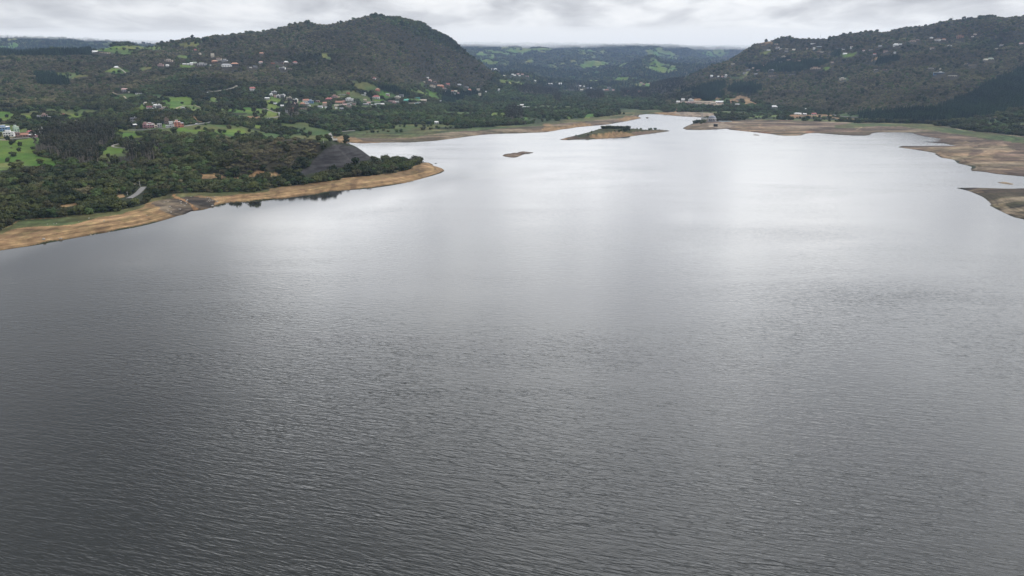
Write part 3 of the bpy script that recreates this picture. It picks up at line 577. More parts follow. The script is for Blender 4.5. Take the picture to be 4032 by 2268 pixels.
# ------------------------------------------------------------------ water
def build_water():
    vs = [(-7000, -900, 0), (7000, -900, 0), (7000, 2600, 0), (-7000, 2600, 0)]
    m, nt, out = new_mat('lake_water')
    geo = nd(nt, 'ShaderNodeNewGeometry')
    sep = nd(nt, 'ShaderNodeSeparateXYZ'); lk(nt, geo.outputs['Position'], sep.inputs[0])
    def height(dx, dy):
        off = nd(nt, 'ShaderNodeVectorMath', operation='ADD'); lk(nt, geo.outputs['Position'], off.inputs[0]); off.inputs[1].default_value = (dx, dy, 0)
        tot = None
        for ang, sx, sy, amp_, det in WAVES:
            r = nd(nt, 'ShaderNodeMapping'); r.vector_type = 'POINT'; lk(nt, off.outputs[0], r.inputs[0])
            r.inputs['Rotation'].default_value = (0, 0, math.radians(ang))
            s = nd(nt, 'ShaderNodeVectorMath', operation='MULTIPLY'); lk(nt, r.outputs[0], s.inputs[0]); s.inputs[1].default_value = (1 / sx, 1 / sy, 0)
            h = noise_node(nt, s.outputs[0], 1.0, det, .5, .6)
            h = math_node(nt, 'MULTIPLY', h, amp_)
            tot = h if tot is None else math_node(nt, 'ADD', tot, h)
        return tot
    # (crest direction, length along the crest, length across, height, octaves)
    e = .10
    h0 = height(0, 0); hx = height(e, 0); hy = height(0, e)
    patch = noise_node(nt, geo.outputs['Position'], .0065, 3, .55, .4)
    patch = ramp_node(nt, patch, [(.30, .55), (.5, 1.0), (.72, 1.35)])
    ls = nd(nt, 'ShaderNodeVectorMath', operation='MULTIPLY'); lk(nt, geo.outputs['Position'], ls.inputs[0]); ls.inputs[1].default_value = (.0035, .016, 0)
    lanes = ramp_node(nt, noise_node(nt, ls.outputs[0], 1.0, 5, .6, .8), [(.34, .55), (.5, 1.0), (.66, 1.6)])
    patch = math_node(nt, 'MULTIPLY', patch, lanes)
    # more sheltered water towards the far shore
    mr = nd(nt, 'ShaderNodeMapRange'); lk(nt, sep.outputs[1], mr.inputs[0]); mr.inputs[1].default_value = 120; mr.inputs[2].default_value = 420; mr.inputs[3].default_value = 1.9; mr.inputs[4].default_value = .30
    patch = math_node(nt, 'MULTIPLY', patch, mr.outputs[0])
    # lee of the left bank: the water lies smoother along it
    ax, ay = on_water(0, 983); bx_, by_ = on_water(1400, 746); L_ = math.hypot(bx_ - ax, by_ - ay); nx_, ny_ = (by_ - ay) / L_, -(bx_ - ax) / L_
    dd = nd(nt, 'ShaderNodeVectorMath', operation='DOT_PRODUCT'); lk(nt, geo.outputs['Position'], dd.inputs[0]); dd.inputs[1].default_value = (nx_, ny_, 0)
    ms = nd(nt, 'ShaderNodeMapRange'); lk(nt, math_node(nt, 'SUBTRACT', dd.outputs['Value'], ax * nx_ + ay * ny_), ms.inputs[0]); ms.inputs[1].default_value = 10; ms.inputs[2].default_value = 105; ms.inputs[3].default_value = .12; ms.inputs[4].default_value = 1
    my = nd(nt, 'ShaderNodeMapRange'); lk(nt, sep.outputs[1], my.inputs[0]); my.inputs[1].default_value = 720; my.inputs[2].default_value = 900; my.inputs[3].default_value = 0; my.inputs[4].default_value = 1
    lee = math_node(nt, 'MAXIMUM', ms.outputs[0], my.outputs[0])
    patch = math_node(nt, 'MULTIPLY', patch, lee)
    gx = math_node(nt, 'MULTIPLY', math_node(nt, 'DIVIDE', math_node(nt, 'SUBTRACT', h0, hx), e), patch)
    gy = math_node(nt, 'MULTIPLY', math_node(nt, 'DIVIDE', math_node(nt, 'SUBTRACT', h0, hy), e), patch)
    # southward normal tilt added so far water mirrors the higher, brighter sky
    mb = nd(nt, 'ShaderNodeMapRange'); lk(nt, sep.outputs[1], mb.inputs[0]); mb.inputs[1].default_value = 130; mb.inputs[2].default_value = 700; mb.inputs[3].default_value = -.005; mb.inputs[4].default_value = -.05
    gy = math_node(nt, 'ADD', gy, math_node(nt, 'MULTIPLY', mb.outputs[0], lee))
    cmb = nd(nt, 'ShaderNodeCombineXYZ'); lk(nt, gx, cmb.inputs[0]); lk(nt, gy, cmb.inputs[1]); cmb.inputs[2].default_value = 1
    nrm = nd(nt, 'ShaderNodeVectorMath', operation='NORMALIZE'); lk(nt, cmb.outputs[0], nrm.inputs[0])
    b = bsdf(nt, out, WATER_BODY, .05, .5, nrm.outputs[0])
    b.inputs['IOR'].default_value = 1.333
    o = mesh_obj('lake_water', vs, [(0, 1, 2, 3)], [m]); tag(o, kind='structure')
WAVES = [(17, 3.8, .62, .105, 1.5), (11, 9, 1.45, .125, 1.0), (-28, 7, 3.0, .06, 1.0)]
WATER_BODY = (.016, .018, .018)
build_water()
# ------------------------------------------------------------------ plant materials
def leaf_mat(name, dark, light, wscale=.018, warm=(.075,.06,.035), warmth=.5):
    m, nt, out = new_mat(name)
    oi = nd(nt, 'ShaderNodeObjectInfo'); geo = nd(nt, 'ShaderNodeNewGeometry')
    n = noise_node(nt, oi.outputs['Location'], wscale, 3, .6)
    k = math_node(nt, 'ADD', math_node(nt, 'MULTIPLY', oi.outputs['Random'], .7), math_node(nt, 'MULTIPLY', math_node(nt, 'SUBTRACT', n, .5), 1.6))
    c = ramp_node(nt, k, [(.0, dark), (.55, [(a + b) / 2 for a, b in zip(dark, light)]), (1.0, light)])
    n2 = noise_node(nt, oi.outputs['Location'], .05, 2, .5)
    n3 = noise_node(nt, oi.outputs['Location'], .006, 3, .6)
    c = mixc(nt, 1.0, c, ramp_node(nt, n3, [(.36, .62), (.64, 1.45)]), 'MULTIPLY')
    w = ramp_node(nt, n2, [(.50, 0.0), (.66, warmth)])
    c = mixc(nt, w, c, warm)
    f = noise_node(nt, geo.outputs['Position'], 1.3, 2, .6)
    f = ramp_node(nt, f, [(.3, .62), (.7, 1.35)])
    c = mixc(nt, 1.0, c, f, 'MULTIPLY')
    bsdf(nt, out, c, .8, .12)
    return m
L_BROAD = leaf_mat('broadleaf_foliage', (.018,.028,.010), (.100,.110,.038))
L_SCRUB = leaf_mat('scrub_foliage', (.062,.062,.030), (.175,.162,.082), .010, (.180,.145,.090), .5)
L_GREEN = leaf_mat('green_foliage', (.030,.052,.018), (.095,.135,.045), .015, (.062,.055,.035), .45)
L_PINE = leaf_mat('pine_foliage', (.013,.027,.015), (.036,.060,.028), .02, (.03,.035,.02), .3)
L_EUCA = leaf_mat('eucalyptus_foliage', (.026,.033,.019), (.070,.070,.044), .03, (.055,.047,.036), .5)
m_bark, nt_, out_ = new_mat('bark'); g_ = nd(nt_, 'ShaderNodeNewGeometry')
bsdf(nt_, out_, ramp_node(nt_, noise_node(nt_, g_.outputs['Position'], 3, 4), [(.3, (.07,.055,.04)), (.7, (.16,.13,.10))]), .9, .1)
m_pale, nt_, out_ = new_mat('pale_bark'); g_ = nd(nt_, 'ShaderNodeNewGeometry')
bsdf(nt_, out_, ramp_node(nt_, noise_node(nt_, g_.outputs['Position'], 2, 4), [(.35, (.12,.10,.085)), (.7, (.28,.25,.21))]), .9, .1)

rng = np.random.RandomState(7)
def ico():
    t = (1 + 5 ** .5) / 2
    v = np.array([(-1,t,0),(1,t,0),(-1,-t,0),(1,-t,0),(0,-1,t),(0,1,t),(0,-1,-t),(0,1,-t),(t,0,-1),(t,0,1),(-t,0,-1),(-t,0,1)], float)
    v /= np.linalg.norm(v[0])
    f = [(0,11,5),(0,5,1),(0,1,7),(0,7,10),(0,10,11),(1,5,9),(5,11,4),(11,10,2),(10,7,6),(7,1,8),(3,9,4),(3,4,2),(3,2,6),(3,6,8),(3,8,9),(4,9,5),(2,4,11),(6,2,10),(8,6,7),(9,8,1)]
    return v, f
ICO_V, ICO_F = ico()
def leaves_on(c, r, n, size, V, Fc, up=.35):
    """small leaf-clump faces scattered through the shell of an ellipsoid"""
    for _ in range(n):
        d = rng.normal(size=3); d /= np.linalg.norm(d)
        if d[2] < -.35: d[2] *= -.6; d /= np.linalg.norm(d)
        p = c + d * r * rng.uniform(.80, 1.12)
        nrm = d + rng.normal(size=3) * .45 + np.array([0, 0, up]); nrm /= np.linalg.norm(nrm)
        a = np.cross(nrm, rng.normal(size=3)); a /= np.linalg.norm(a); b = np.cross(nrm, a)
        s = size * rng.uniform(.6, 1.35)
        k = len(V)
        V += [p + a * s, p + b * s * .8, p - a * s, p - b * s * .8]
        Fc.append((k, k + 1, k + 2, k + 3))
def core(c, r, V, Fc):
    k = len(V)
    for v in ICO_V: V.append(c + v * r * rng.uniform(.72, .95))
    for f in ICO_F: Fc.append((f[0] + k, f[1] + k, f[2] + k))
def tube(p0, p1, r0, r1, V, Fc, n=5):
    p0, p1 = np.array(p0, float), np.array(p1, float)
    d = p1 - p0; d /= np.linalg.norm(d)
    a = np.cross(d, (0.3, 1, .1)); a /= np.linalg.norm(a); b = np.cross(d, a)
    k = len(V)
    for p, r in ((p0, r0), (p1, r1)):
        for i in range(n):
            t = 2 * math.pi * i / n; V.append(p + (a * math.cos(t) + b * math.sin(t)) * r)
    for i in range(n):
        Fc.append((k + i, k + (i + 1) % n, k + n + (i + 1) % n, k + n + i))
    Fc.append(tuple(k + n + i for i in range(n)))
def shape_round(lobes, leaves, flat=1.0, tall=1.5):
    """crown of overlapping clumps; unit crown radius"""
    V, Fc = [], []
    for i in range(lobes):
        t = 2 * math.pi * i / lobes + rng.uniform(-.5, .5); q = rng.uniform(.35, .62) if i else 0
        r = rng.uniform(.38, .58)
        c = np.array([math.cos(t) * q, math.sin(t) * q, tall * rng.uniform(.42, .72)]) if i else np.array([0, 0, tall * .72])
        R = np.array([r, r, r * .85 * flat])
        core(c, R * .86, V, Fc); leaves_on(c, R, leaves, .15, V, Fc)
    for i in range(3):                                        # low skirts that come down to the ground
        t = 2 * math.pi * i / 3 + rng.uniform(-.5, .5); r = rng.uniform(.36, .5); c = np.array([math.cos(t) * .4, math.sin(t) * .4, tall * .2]); R = np.array([r, r, r * .8])
        core(c, R * .86, V, Fc); leaves_on(c, R, leaves // 2, .15, V, Fc)
    T, Tf = [], []
    tube((0, 0, -.5), (.03, .02, tall * .55), .085, .05, T, Tf)
    for i in range(3):
        t = rng.uniform(0, 6.28); tube((.02, .01, tall * .25), (math.cos(t) * .4, math.sin(t) * .4, tall * .6), .04, .02, T, Tf, 4)
    return V, Fc, T, Tf
def shape_pine(leaves):
    V, Fc = [], []
    w = rng.uniform(.9, 1.15)
    for k in range(6):
        z = .16 + .145 * k; r = (.235 - .034 * k) * w
        c = np.array([rng.uniform(-.02, .02), rng.uniform(-.02, .02), z]); R = np.array([r, r, .10])
        core(c, R * .85, V, Fc); leaves_on(c, R, leaves, .038, V, Fc, .1)
    T, Tf = [], []
    tube((0, 0, -.15), (0, 0, .85), .022, .008, T, Tf)
    return V, Fc, T, Tf
def shape_euca(leaves):
    V, Fc, T, Tf = [], [], [], []
    lean = rng.uniform(-.05, .05, 2)
    tube((0, 0, -.1), (lean[0], lean[1], .9), .016, .006, T, Tf)
    for k in range(8):
        z = rng.uniform(.38, .95); t = rng.uniform(0, 6.28); q = rng.uniform(.03, .14) * (1.15 - z * .6)
        c = np.array([lean[0] * z + math.cos(t) * q, lean[1] * z + math.sin(t) * q, z]); r = rng.uniform(.045, .085); R = np.array([r, r, r * 1.3])
        core(c, R * .62, V, Fc); leaves_on(c, R * 1.15, leaves, .024, V, Fc, 0)
        tube((lean[0] * z * .8, lean[1] * z * .8, z - .12), c, .006, .003, T, Tf, 4)
    return V, Fc, T, Tf
def shape_poor(leaves):
    """thin, half-bare scrub"""
    V, Fc = [], []
    for i in range(4):
        t = rng.uniform(0, 6.28); q = rng.uniform(.1, .55); r = rng.uniform(.38, .55)
        c = np.array([math.cos(t) * q, math.sin(t) * q, rng.uniform(.35, .62)]); R = np.array([r, r, r * .75])
        core(c, R * .8, V, Fc); leaves_on(c, R, leaves, .13, V, Fc)
    T, Tf = [], []
    for i in range(3):
        t = rng.uniform(0, 6.28); tube((0, 0, -.4), (math.cos(t) * .4, math.sin(t) * .4, .6), .05, .02, T, Tf, 4)
    return V, Fc, T, Tf

SHAPES = {}
for sp, fn, mat, bark in (('broadleaf', lambda: shape_round(7, 26), L_BROAD, m_bark), ('green', lambda: shape_round(6, 26, .9, 1.3), L_GREEN, m_bark),
                          ('scrub', lambda: shape_poor(24), L_SCRUB, m_bark), ('pine', lambda: shape_pine(20), L_PINE, m_bark), ('eucalyptus', lambda: shape_euca(24), L_EUCA, m_pale)):
    SHAPES[sp] = [(fn(), mat, bark) for _ in range(3)]

def raw_mesh(name, V, Fc, mats, idx=None, smooth=False):
    me = bpy.data.meshes.new(name); me.from_pydata([tuple(v) for v in V], [], Fc)
    for m in mats: me.materials.append(m)
    if idx is not None: me.polygons.foreach_set('material_index', idx)
    return me
CROWN, TRUNK = {}, {}
lib = bpy.data.collections.new('tree_shapes')            # never linked: only the woodland instances it
SP_LIST = ['broadleaf', 'green', 'scrub', 'pine', 'eucalyptus']
for si, sp in enumerate(SP_LIST):
    for k, ((V, Fc, T, Tf), mat, bark) in enumerate(SHAPES[sp]):
        CROWN[sp, k] = raw_mesh(sp + '_crown', V, Fc, [mat]); TRUNK[sp, k] = raw_mesh(sp + '_trunk', T, Tf, [bark])
        n = len(V)
        me = raw_mesh(sp + '_whole', list(V) + list(T), list(Fc) + [tuple(i + n for i in f) for f in Tf], [mat, bark], [0] * len(Fc) + [1] * len(Tf))
        o = bpy.data.objects.new('shape_%02d' % (si * 3 + k), me); lib.objects.link(o)

# ------------------------------------------------------------------ where the trees stand
KEEP = []            # (x, y, radius) kept free for houses, roads, poles; filled in before planting
def plant():
    out = []
    r = np.random.RandomState(11)
    for (ya, yb, cell) in ((425, 700, 5.2), (700, 1100, 5.4), (1100, 1700, 5.8), (1700, 2400, 5.8), (2400, 3400, 6.8), (3400, 5200, 12), (5200, 10500, 22)):
        xm = .92 * yb
        gx = np.arange(-xm, xm, cell); gy = np.arange(ya, yb, cell)
        X, Y = np.meshgrid(gx, gy); X = X.ravel() + r.uniform(-.48, .48, X.size) * cell; Y = Y.ravel() + r.uniform(-.48, .48, Y.size) * cell
        m = np.abs(X / Y) < np.where(Y < 1800, .915, .85); X, Y = X[m], Y[m]
        sd = shore_at(X, Y); m = sd > 9; X, Y = X[m], Y[m]
        Z = ground(X, Y)
        m = (Z + 9 - CAMZ) / Y > horizon_before(X, Y) - .003
        m &= ~((Y > 5000) & (Z > CLOUD_CUT))
        X, Y, Z = X[m], Y[m], Z[m]
        t = classify(X, Y, Z)
        dens = np.array([DENS.get(g, 0.0) for g in TAGS])[t]
        clump = fbm(X, Y, 30, 3, 131)
        sparse = t == TAGS.index('sparse')
        dens = np.where(sparse, np.clip((clump - .50) * 9, .03, .95), dens)
        far = (Y > 3400)
        dens = np.where(far & np.isin(t, [TAGS.index('meadow'), TAGS.index('pasture')]), np.clip((fbm(X, Y, 60, 2, 132) - .52) * 8, .03, .9), dens)
        # a crown that would stand in front of open ground seen in the photo is mostly left out
        hh = np.where(t == TAGS.index('conifer'), 11, np.where(t == TAGS.index('euca'), 12, 5.0))
        t2 = classify(X, Y, Z + hh)
        open2 = np.array([DENS.get(g, 0.0) < .5 for g in TAGS])[t2] & (Y < 3400)
        open3 = np.array([DENS.get(g, 0.0) < .1 for g in TAGS])[classify(X, Y, Z + hh * .45)] & (Y < 3400)
        dens = np.where(open2 | open3, np.minimum(dens, .05), dens)
        m = r.uniform(size=len(X)) < dens; X, Y, Z, t = X[m], Y[m], Z[m], t[m]
        out.append((X, Y, Z, t, np.full(len(X), cell)))
    X, Y, Z, T, C = [np.concatenate(a) for a in zip(*out)]
    if KEEP:
        ok = np.ones(len(X), bool)
        K = np.array(KEEP)
        order = np.argsort(Y); Ys = Y[order]
        for (kx, ky, kr) in K:
            a, b = np.searchsorted(Ys, ky - kr), np.searchsorted(Ys, ky + kr)
            ii = order[a:b]
            ok[ii[(X[ii] - kx) ** 2 + (Y[ii] - ky) ** 2 < kr * kr]] = False
        X, Y, Z, T, C = X[ok], Y[ok], Z[ok], T[ok], C[ok]
    n = len(X); r = np.random.RandomState(12)
    g = lambda k: T == TAGS.index(k)
    q = r.uniform(size=n); patch = fbm(X, Y, 90, 3, 141)
    S = np.zeros(n, int)                                     # broadleaf
    S[g('wood') & (q < .22 + .5 * (patch - .5))] = 1
    S[g('wood') & (q > .70) & (patch > .5)] = 2
    rel = relief_at(X, Y) + .5 * (patch - .5)
    S[g('brown')] = 2; S[g('brown') & (q < .06 + np.clip((-.02 - rel) * 1.8, 0, .85))] = 0; S[g('brown') & (rel > .0) & (q > .96)] = 1
    S[g('green')] = 1; S[g('green') & (q > .72)] = 0; S[g('green') & (q > .94)] = 2
    S[g('conifer')] = 3; S[g('euca')] = 4; S[g('euca') & (q > .72)] = 0
    hth = g('heath'); S[hth] = np.where(q[hth] < .5, 1, 2)
    lone = g('meadow') | g('pasture') | g('sparse'); S[lone] = np.where(q[lone] < .6, 0, 1)
    S[(Y > 3400) & (q > .8) & ~lone] = 3
    R = C * (np.where(Y < 1700, .52, .46) + .62 * r.uniform(size=n) ** 2.2) * (1 + .35 * (fbm(X, Y, 35, 2, 151) - .5))
    R = np.where(S == 2, R * .86, R); R = np.where(g('heath'), R * .5, R)
    tall = r.uniform(.8, 1.25, n)
    hp = np.where(S == 3, (13 + 5 * r.uniform(size=n)) * np.clip(C / 7.6, 1, 1.6), np.where(S == 4, (17 + 9 * r.uniform(size=n)), 0))
    SX = np.where(S >= 3, hp * np.where(S == 4, .95, np.where(Y < 2400, .85, 1.15)), R); SZ = np.where(S >= 3, hp, R * tall * np.where(S == 2, .95, 1.0))
    SZ = np.where(C > 12, np.minimum(SZ, np.where(S >= 3, 22, 11)), SZ)
    return X, Y, Z, S, SX, SZ, T
CLOUD_CUT = 400.0

def build_woodland(X, Y, Z, S, SX, SZ):
    n = len(X); r = np.random.RandomState(13)
    me = bpy.data.meshes.new('woodland'); me.vertices.add(n)
    me.vertices.foreach_set('co', np.stack([X, Y, Z - .2], 1).astype(np.float32).ravel())
    def attr(name, typ, dat, f='value'):
        a = me.attributes.new(name, typ, 'POINT'); a.data.foreach_set(f, dat)
    attr('which', 'INT', (S * 3 + r.randint(0, 3, n)).astype(np.int32))
    attr('turn', 'FLOAT', r.uniform(0, 6.283, n).astype(np.float32))
    attr('grow', 'FLOAT_VECTOR', np.stack([SX, SX, SZ], 1).astype(np.float32).ravel(), 'vector')
    o = bpy.data.objects.new('woodland', me); COL.objects.link(o)
    ng = bpy.data.node_groups.new('woodland', 'GeometryNodeTree')
    ng.interface.new_socket('Geometry', in_out='INPUT', socket_type='NodeSocketGeometry'); ng.interface.new_socket('Geometry', in_out='OUTPUT', socket_type='NodeSocketGeometry')
    gi = ng.nodes.new('NodeGroupInput'); go = ng.nodes.new('NodeGroupOutput')
    ci = ng.nodes.new('GeometryNodeCollectionInfo'); ci.inputs['Collection'].default_value = lib; ci.inputs['Separate Children'].default_value = True; ci.inputs['Reset Children'].default_value = True
    ip = ng.nodes.new('GeometryNodeInstanceOnPoints'); ip.inputs['Pick Instance'].default_value = True
    def na(name, typ):
        a = ng.nodes.new('GeometryNodeInputNamedAttribute'); a.data_type = typ; a.inputs['Name'].default_value = name; return a.outputs[0]
    cx = ng.nodes.new('ShaderNodeCombineXYZ'); ng.links.new(na('turn', 'FLOAT'), cx.inputs[2])
    e2r = ng.nodes.new('FunctionNodeEulerToRotation'); ng.links.new(cx.outputs[0], e2r.inputs[0])
    ng.links.new(gi.outputs[0], ip.inputs['Points']); ng.links.new(ci.outputs[0], ip.inputs['Instance']); ng.links.new(na('which', 'INT'), ip.inputs['Instance Index'])
    ng.links.new(e2r.outputs[0], ip.inputs['Rotation']); ng.links.new(na('grow', 'FLOAT_VECTOR'), ip.inputs['Scale'])
    ng.links.new(ip.outputs[0], go.inputs[0])
    md = o.modifiers.new('woodland', 'NODES'); md.node_group = ng
    tag(o, kind='stuff')
# ------------------------------------------------------------------ building helpers
_flat = {}
def flat_mat(name, rgb, rough=.85, spec=.2, vary=.25, metal=0):
    key = (name, rgb)
    if key in _flat: return _flat[key]
    m, nt, out = new_mat(name); g = nd(nt, 'ShaderNodeNewGeometry')
    f = noise_node(nt, g.outputs['Position'], .9, 4, .6)
    c = mixc(nt, 1.0, rgb, ramp_node(nt, f, [(.3, 1 - vary), (.7, 1 + vary * .5)]), 'MULTIPLY')
    b = bsdf(nt, out, c, rough, spec); b.inputs['Metallic'].default_value = metal
    _flat[key] = m; return m
WALL = {'white':(.74,.74,.72),'cream':(.68,.60,.44),'grey':(.38,.38,.38),'brick':(.36,.19,.13),'pink':(.55,.34,.30),'yellow':(.66,.48,.20),'mint':(.42,.62,.42),
        'orange':(.70,.19,.08),'tan':(.50,.38,.26),'blue':(.10,.26,.50),'stone':(.26,.25,.23),'dark':(.07,.07,.075),'rose':(.40,.16,.17),'turq':(.08,.50,.40),'lilac':(.50,.46,.62),'brown':(.20,.13,.09)}
ROOF = {'white':(.78,.78,.77),'terra':(.42,.17,.09),'red':(.45,.10,.08),'grey':(.34,.35,.37),'dark':(.07,.07,.08),'pink':(.55,.32,.28),'brown':(.20,.13,.10),'orange':(.55,.24,.12),
        'turq':(.08,.55,.42),'tan':(.50,.40,.30),'metal':(.55,.60,.62),'cream':(.62,.56,.42),'maroon':(.24,.06,.07),'green':(.30,.38,.26),'blue':(.12,.28,.52)}
def mute(c, k=.88, g=.32):
    l = sum(c) / 3
    return tuple(round((v * (1 - g) + l * g) * k, 4) for v in c)
WALL = {k: mute(v) for k, v in WALL.items()}; ROOF = {k: mute(v) for k, v in ROOF.items()}
def wall_m(k): return flat_mat(k + '_plaster', WALL[k])
def roof_m(k): return flat_mat(k + '_roofing', ROOF[k], .7, .25, .3)
GLASS = flat_mat('window_glass', (.03,.035,.045), .15, .5, .2)
CONC = flat_mat('concrete', (.40,.39,.36)); STEEL = flat_mat('galvanised_steel', (.30,.31,.33), .5, .4); 

def box(V, Fc, x0, x1, y0, y1, z0, z1):
    k = len(V)
    V += [(x0,y0,z0),(x1,y0,z0),(x1,y1,z0),(x0,y1,z0),(x0,y0,z1),(x1,y0,z1),(x1,y1,z1),(x0,y1,z1)]
    Fc += [tuple(k + i for i in f) for f in ((0,3,2,1),(4,5,6,7),(0,1,5,4),(1,2,6,5),(2,3,7,6),(3,0,4,7))]
def part(name, V, Fc, mat, parent, label=None):
    o = mesh_obj(name, V, Fc, [mat], parent)
    if label: o['label'] = label
    return o
def thing(name, label, cat, loc, rz=0, group=None):
    o = bpy.data.objects.new(name, None); COL.objects.link(o); o.location = loc; o.rotation_euler = (0, 0, rz)
    o.empty_display_size = 2
    return tag(o, label, cat, group)
def keep_clear(x, y, z, rad, reach=45, see=1.5, tall=6.5):
    """leave the ground free at a building and wherever a tree would hide it"""
    if tall == 6.5: tall = 8.5
    if y > 3000: rad += 9; tall, reach = 13, 130
    KEEP.append((x, y, rad))
    L = math.hypot(x, y); dx, dy = x / L, y / L
    d = rad * .6 + 2
    while d < reach:
        gx, gy = x - dx * d, y - dy * d
        if gy < 400: break
        line = z + see + (CAMZ - z) * d / L
        if float(ground(gx, gy)) + tall > line:
            KEEP.append((gx, gy, rad * .75 + 1.5))
        d += 5 if y < 3000 else 9

HN = [0]
def house(px, row, wpx, wall, roof, st, kind, label, group=None, yaw=None, name='house', cat='house', depth=None):
    """wpx: width in photo pixels; st: storeys; kind: flat, gable, hip, frame, long, shed"""
    X, Y, Z = spot(px, row)
    W = wpx * Y / F; HN[0] += 1
    r = random.Random(HN[0] * 77)
    D = min(W * .75, 11) if depth is None else depth
    D = max(D, 4.5)
    if yaw is None: yaw = r.uniform(-.35, .35)
    a = -math.atan2(X, Y) + yaw
    H = st * 2.9 + .4
    z = min(float(ground(X, Y)), float(ground(X + W * .4, Y)), float(ground(X - W * .4, Y))) 
    z = max(z, Z - 1.5)
    t = thing(name, label, cat, (X, Y + D / 2, z), a, group)
    big = wpx >= 12
    V, Fc = [], []
    w2, d2 = W / 2, D / 2
    if kind == 'frame':           # white box frame round a deep glazed front
        box(V, Fc, -w2, -w2 + .8, -d2, d2, -2, H); box(V, Fc, w2 - .8, w2, -d2, d2, -2, H)
        box(V, Fc, -w2 + .8, w2 - .8, -d2 + 1.6, d2, -2, H - .8)
        part('wall', V, Fc, wall_m(wall), t)
        V, Fc = [], []; box(V, Fc, -w2 - .1, w2 + .1, -d2 - .2, d2 + .1, H, H + .7); box(V, Fc, w2 * .1, w2 * .6, 0, d2 * .7, H + .7, H + 2.6)
        part('roof', V, Fc, roof_m(roof), t)
        V, Fc = [], []; box(V, Fc, -w2 + 1.2, w2 - 1.2, -d2 + 1.5, -d2 + 1.56, .5, H - 1.2); part('window', V, Fc, GLASS, t)
        V, Fc = [], []; box(V, Fc, -w2 + .8, w2 - .8, -d2 - .4, -d2 + 1.5, H * .42, H * .42 + .5); part('balcony', V, Fc, wall_m(wall), t)
    else:
        box(V, Fc, -w2, w2, -d2, d2, -3, H)
        if kind in ('flat', 'long') and big and wpx >= 16 and st > 1:   # a set-back upper block
            box(V, Fc, -w2 * .55, w2 * .35, -d2 * .3, d2 * .9, H + .35, H + 2.6)
        if kind == 'gable':
            k = len(V); V += [(-w2, -d2, H), (-w2, d2, H), (-w2, 0, H + D * .32), (w2, -d2, H), (w2, d2, H), (w2, 0, H + D * .32)]
            Fc += [(k, k + 1, k + 2), (k + 3, k + 5, k + 4)]
        part('wall', V, Fc, wall_m(wall), t)
        V, Fc = [], []; e = .5
        if kind == 'gable':
            h = D * .32
            for s in (1, -1):
                k = len(V)
                V += [(-w2 - e, s * (d2 + e), H - .15), (w2 + e, s * (d2 + e), H - .15), (w2 + e, 0, H + h + .12), (-w2 - e, 0, H + h + .12),
                      (-w2 - e, s * (d2 + e), H - .4), (w2 + e, s * (d2 + e), H - .4), (w2 + e, 0, H + h - .13), (-w2 - e, 0, H + h - .13)]
                Fc += [tuple(k + i for i in f) for f in ((0,1,2,3),(4,7,6,5),(0,4,5,1),(1,5,6,2),(3,7,4,0))]
        elif kind == 'hip':
            h = D * .34; q = max(w2 - d2 * .8, .1)
            k = 0
            V += [(-w2 - e, -d2 - e, H), (w2 + e, -d2 - e, H), (w2 + e, d2 + e, H), (-w2 - e, d2 + e, H), (-q, 0, H + h), (q, 0, H + h)]
            Fc += [(0, 1, 5, 4), (1, 2, 5), (2, 3, 4, 5), (3, 0, 4), (3, 2, 1, 0)]
        elif kind == 'shed':
            V += [(-w2 - e, -d2 - e, H + .1), (w2 + e, -d2 - e, H + .1), (w2 + e, d2 + e, H + 1.3), (-w2 - e, d2 + e, H + 1.3),
                  (-w2 - e, -d2 - e, H - .1), (w2 + e, -d2 - e, H - .1), (w2 + e, d2 + e, H + 1.1), (-w2 - e, d2 + e, H + 1.1)]
            Fc += [(0,1,2,3),(4,7,6,5),(0,4,5,1),(1,5,6,2),(2,6,7,3),(3,7,4,0)]
        elif kind == 'dome':
            n = 10
            for j in range(5):
                el = j * math.pi / 8.5
                for i in range(n): V.append((w2 * 1.05 * math.cos(el) * math.cos(2 * math.pi * i / n), w2 * 1.05 * math.cos(el) * math.sin(2 * math.pi * i / n), H + w2 * .9 * math.sin(el)))
            for j in range(4):
                for i in range(n): Fc.append((j * n + i, j * n + (i + 1) % n, j * n + n + (i + 1) % n, j * n + n + i))
            Fc.append(tuple(4 * n + i for i in range(n)))
        else:
            box(V, Fc, -w2 - .3, w2 + .3, -d2 - .3, d2 + .3, H, H + .35)
            if big and wpx >= 16 and st > 1 and kind in ('flat', 'long'): box(V, Fc, -w2 * .6, w2 * .4, -d2 * .35, d2 * .95, H + 2.6, H + 2.9)
        part('roof', V, Fc, roof_m(roof), t)
        if kind in ('gable', 'hip') and wpx >= 15 and r.random() < .5:
            V, Fc = [], []; box(V, Fc, w2 * .4, w2 * .4 + .8, -.2, .6, H + .4, H + D * .34 + 1.1)
            c = part('chimney', V, Fc, wall_m('white' if wall != 'white' else 'cream'), t.children[-1])
        if big:
            n = max(2, min(4, int(W / 3.2)))
            for s in range(min(st, 2) if wpx < 20 else st):
                for i in range(n):
                    if len([c for c in t.children]) > 8: break
                    cx_ = -w2 + (i + .5) * W / n; V, Fc = [], []
                    hw = min(W / n * .30, 1.3)
                    box(V, Fc, cx_ - hw, cx_ + hw, -d2 - .06, -d2 + .02, s * 2.9 + .9, s * 2.9 + 2.4)
                    part('window', V, Fc, GLASS, t)
            V, Fc = [], []; dx = w2 * r.uniform(-.2, .2); box(V, Fc, dx - .55, dx + .55, -d2 - .09, -d2 + .02, 0, 2.2) 
            if wpx >= 18: part('door', V, Fc, wall_m('brown'), t)
    keep_clear(X, Y, z, W * .55 + 3)
    return t

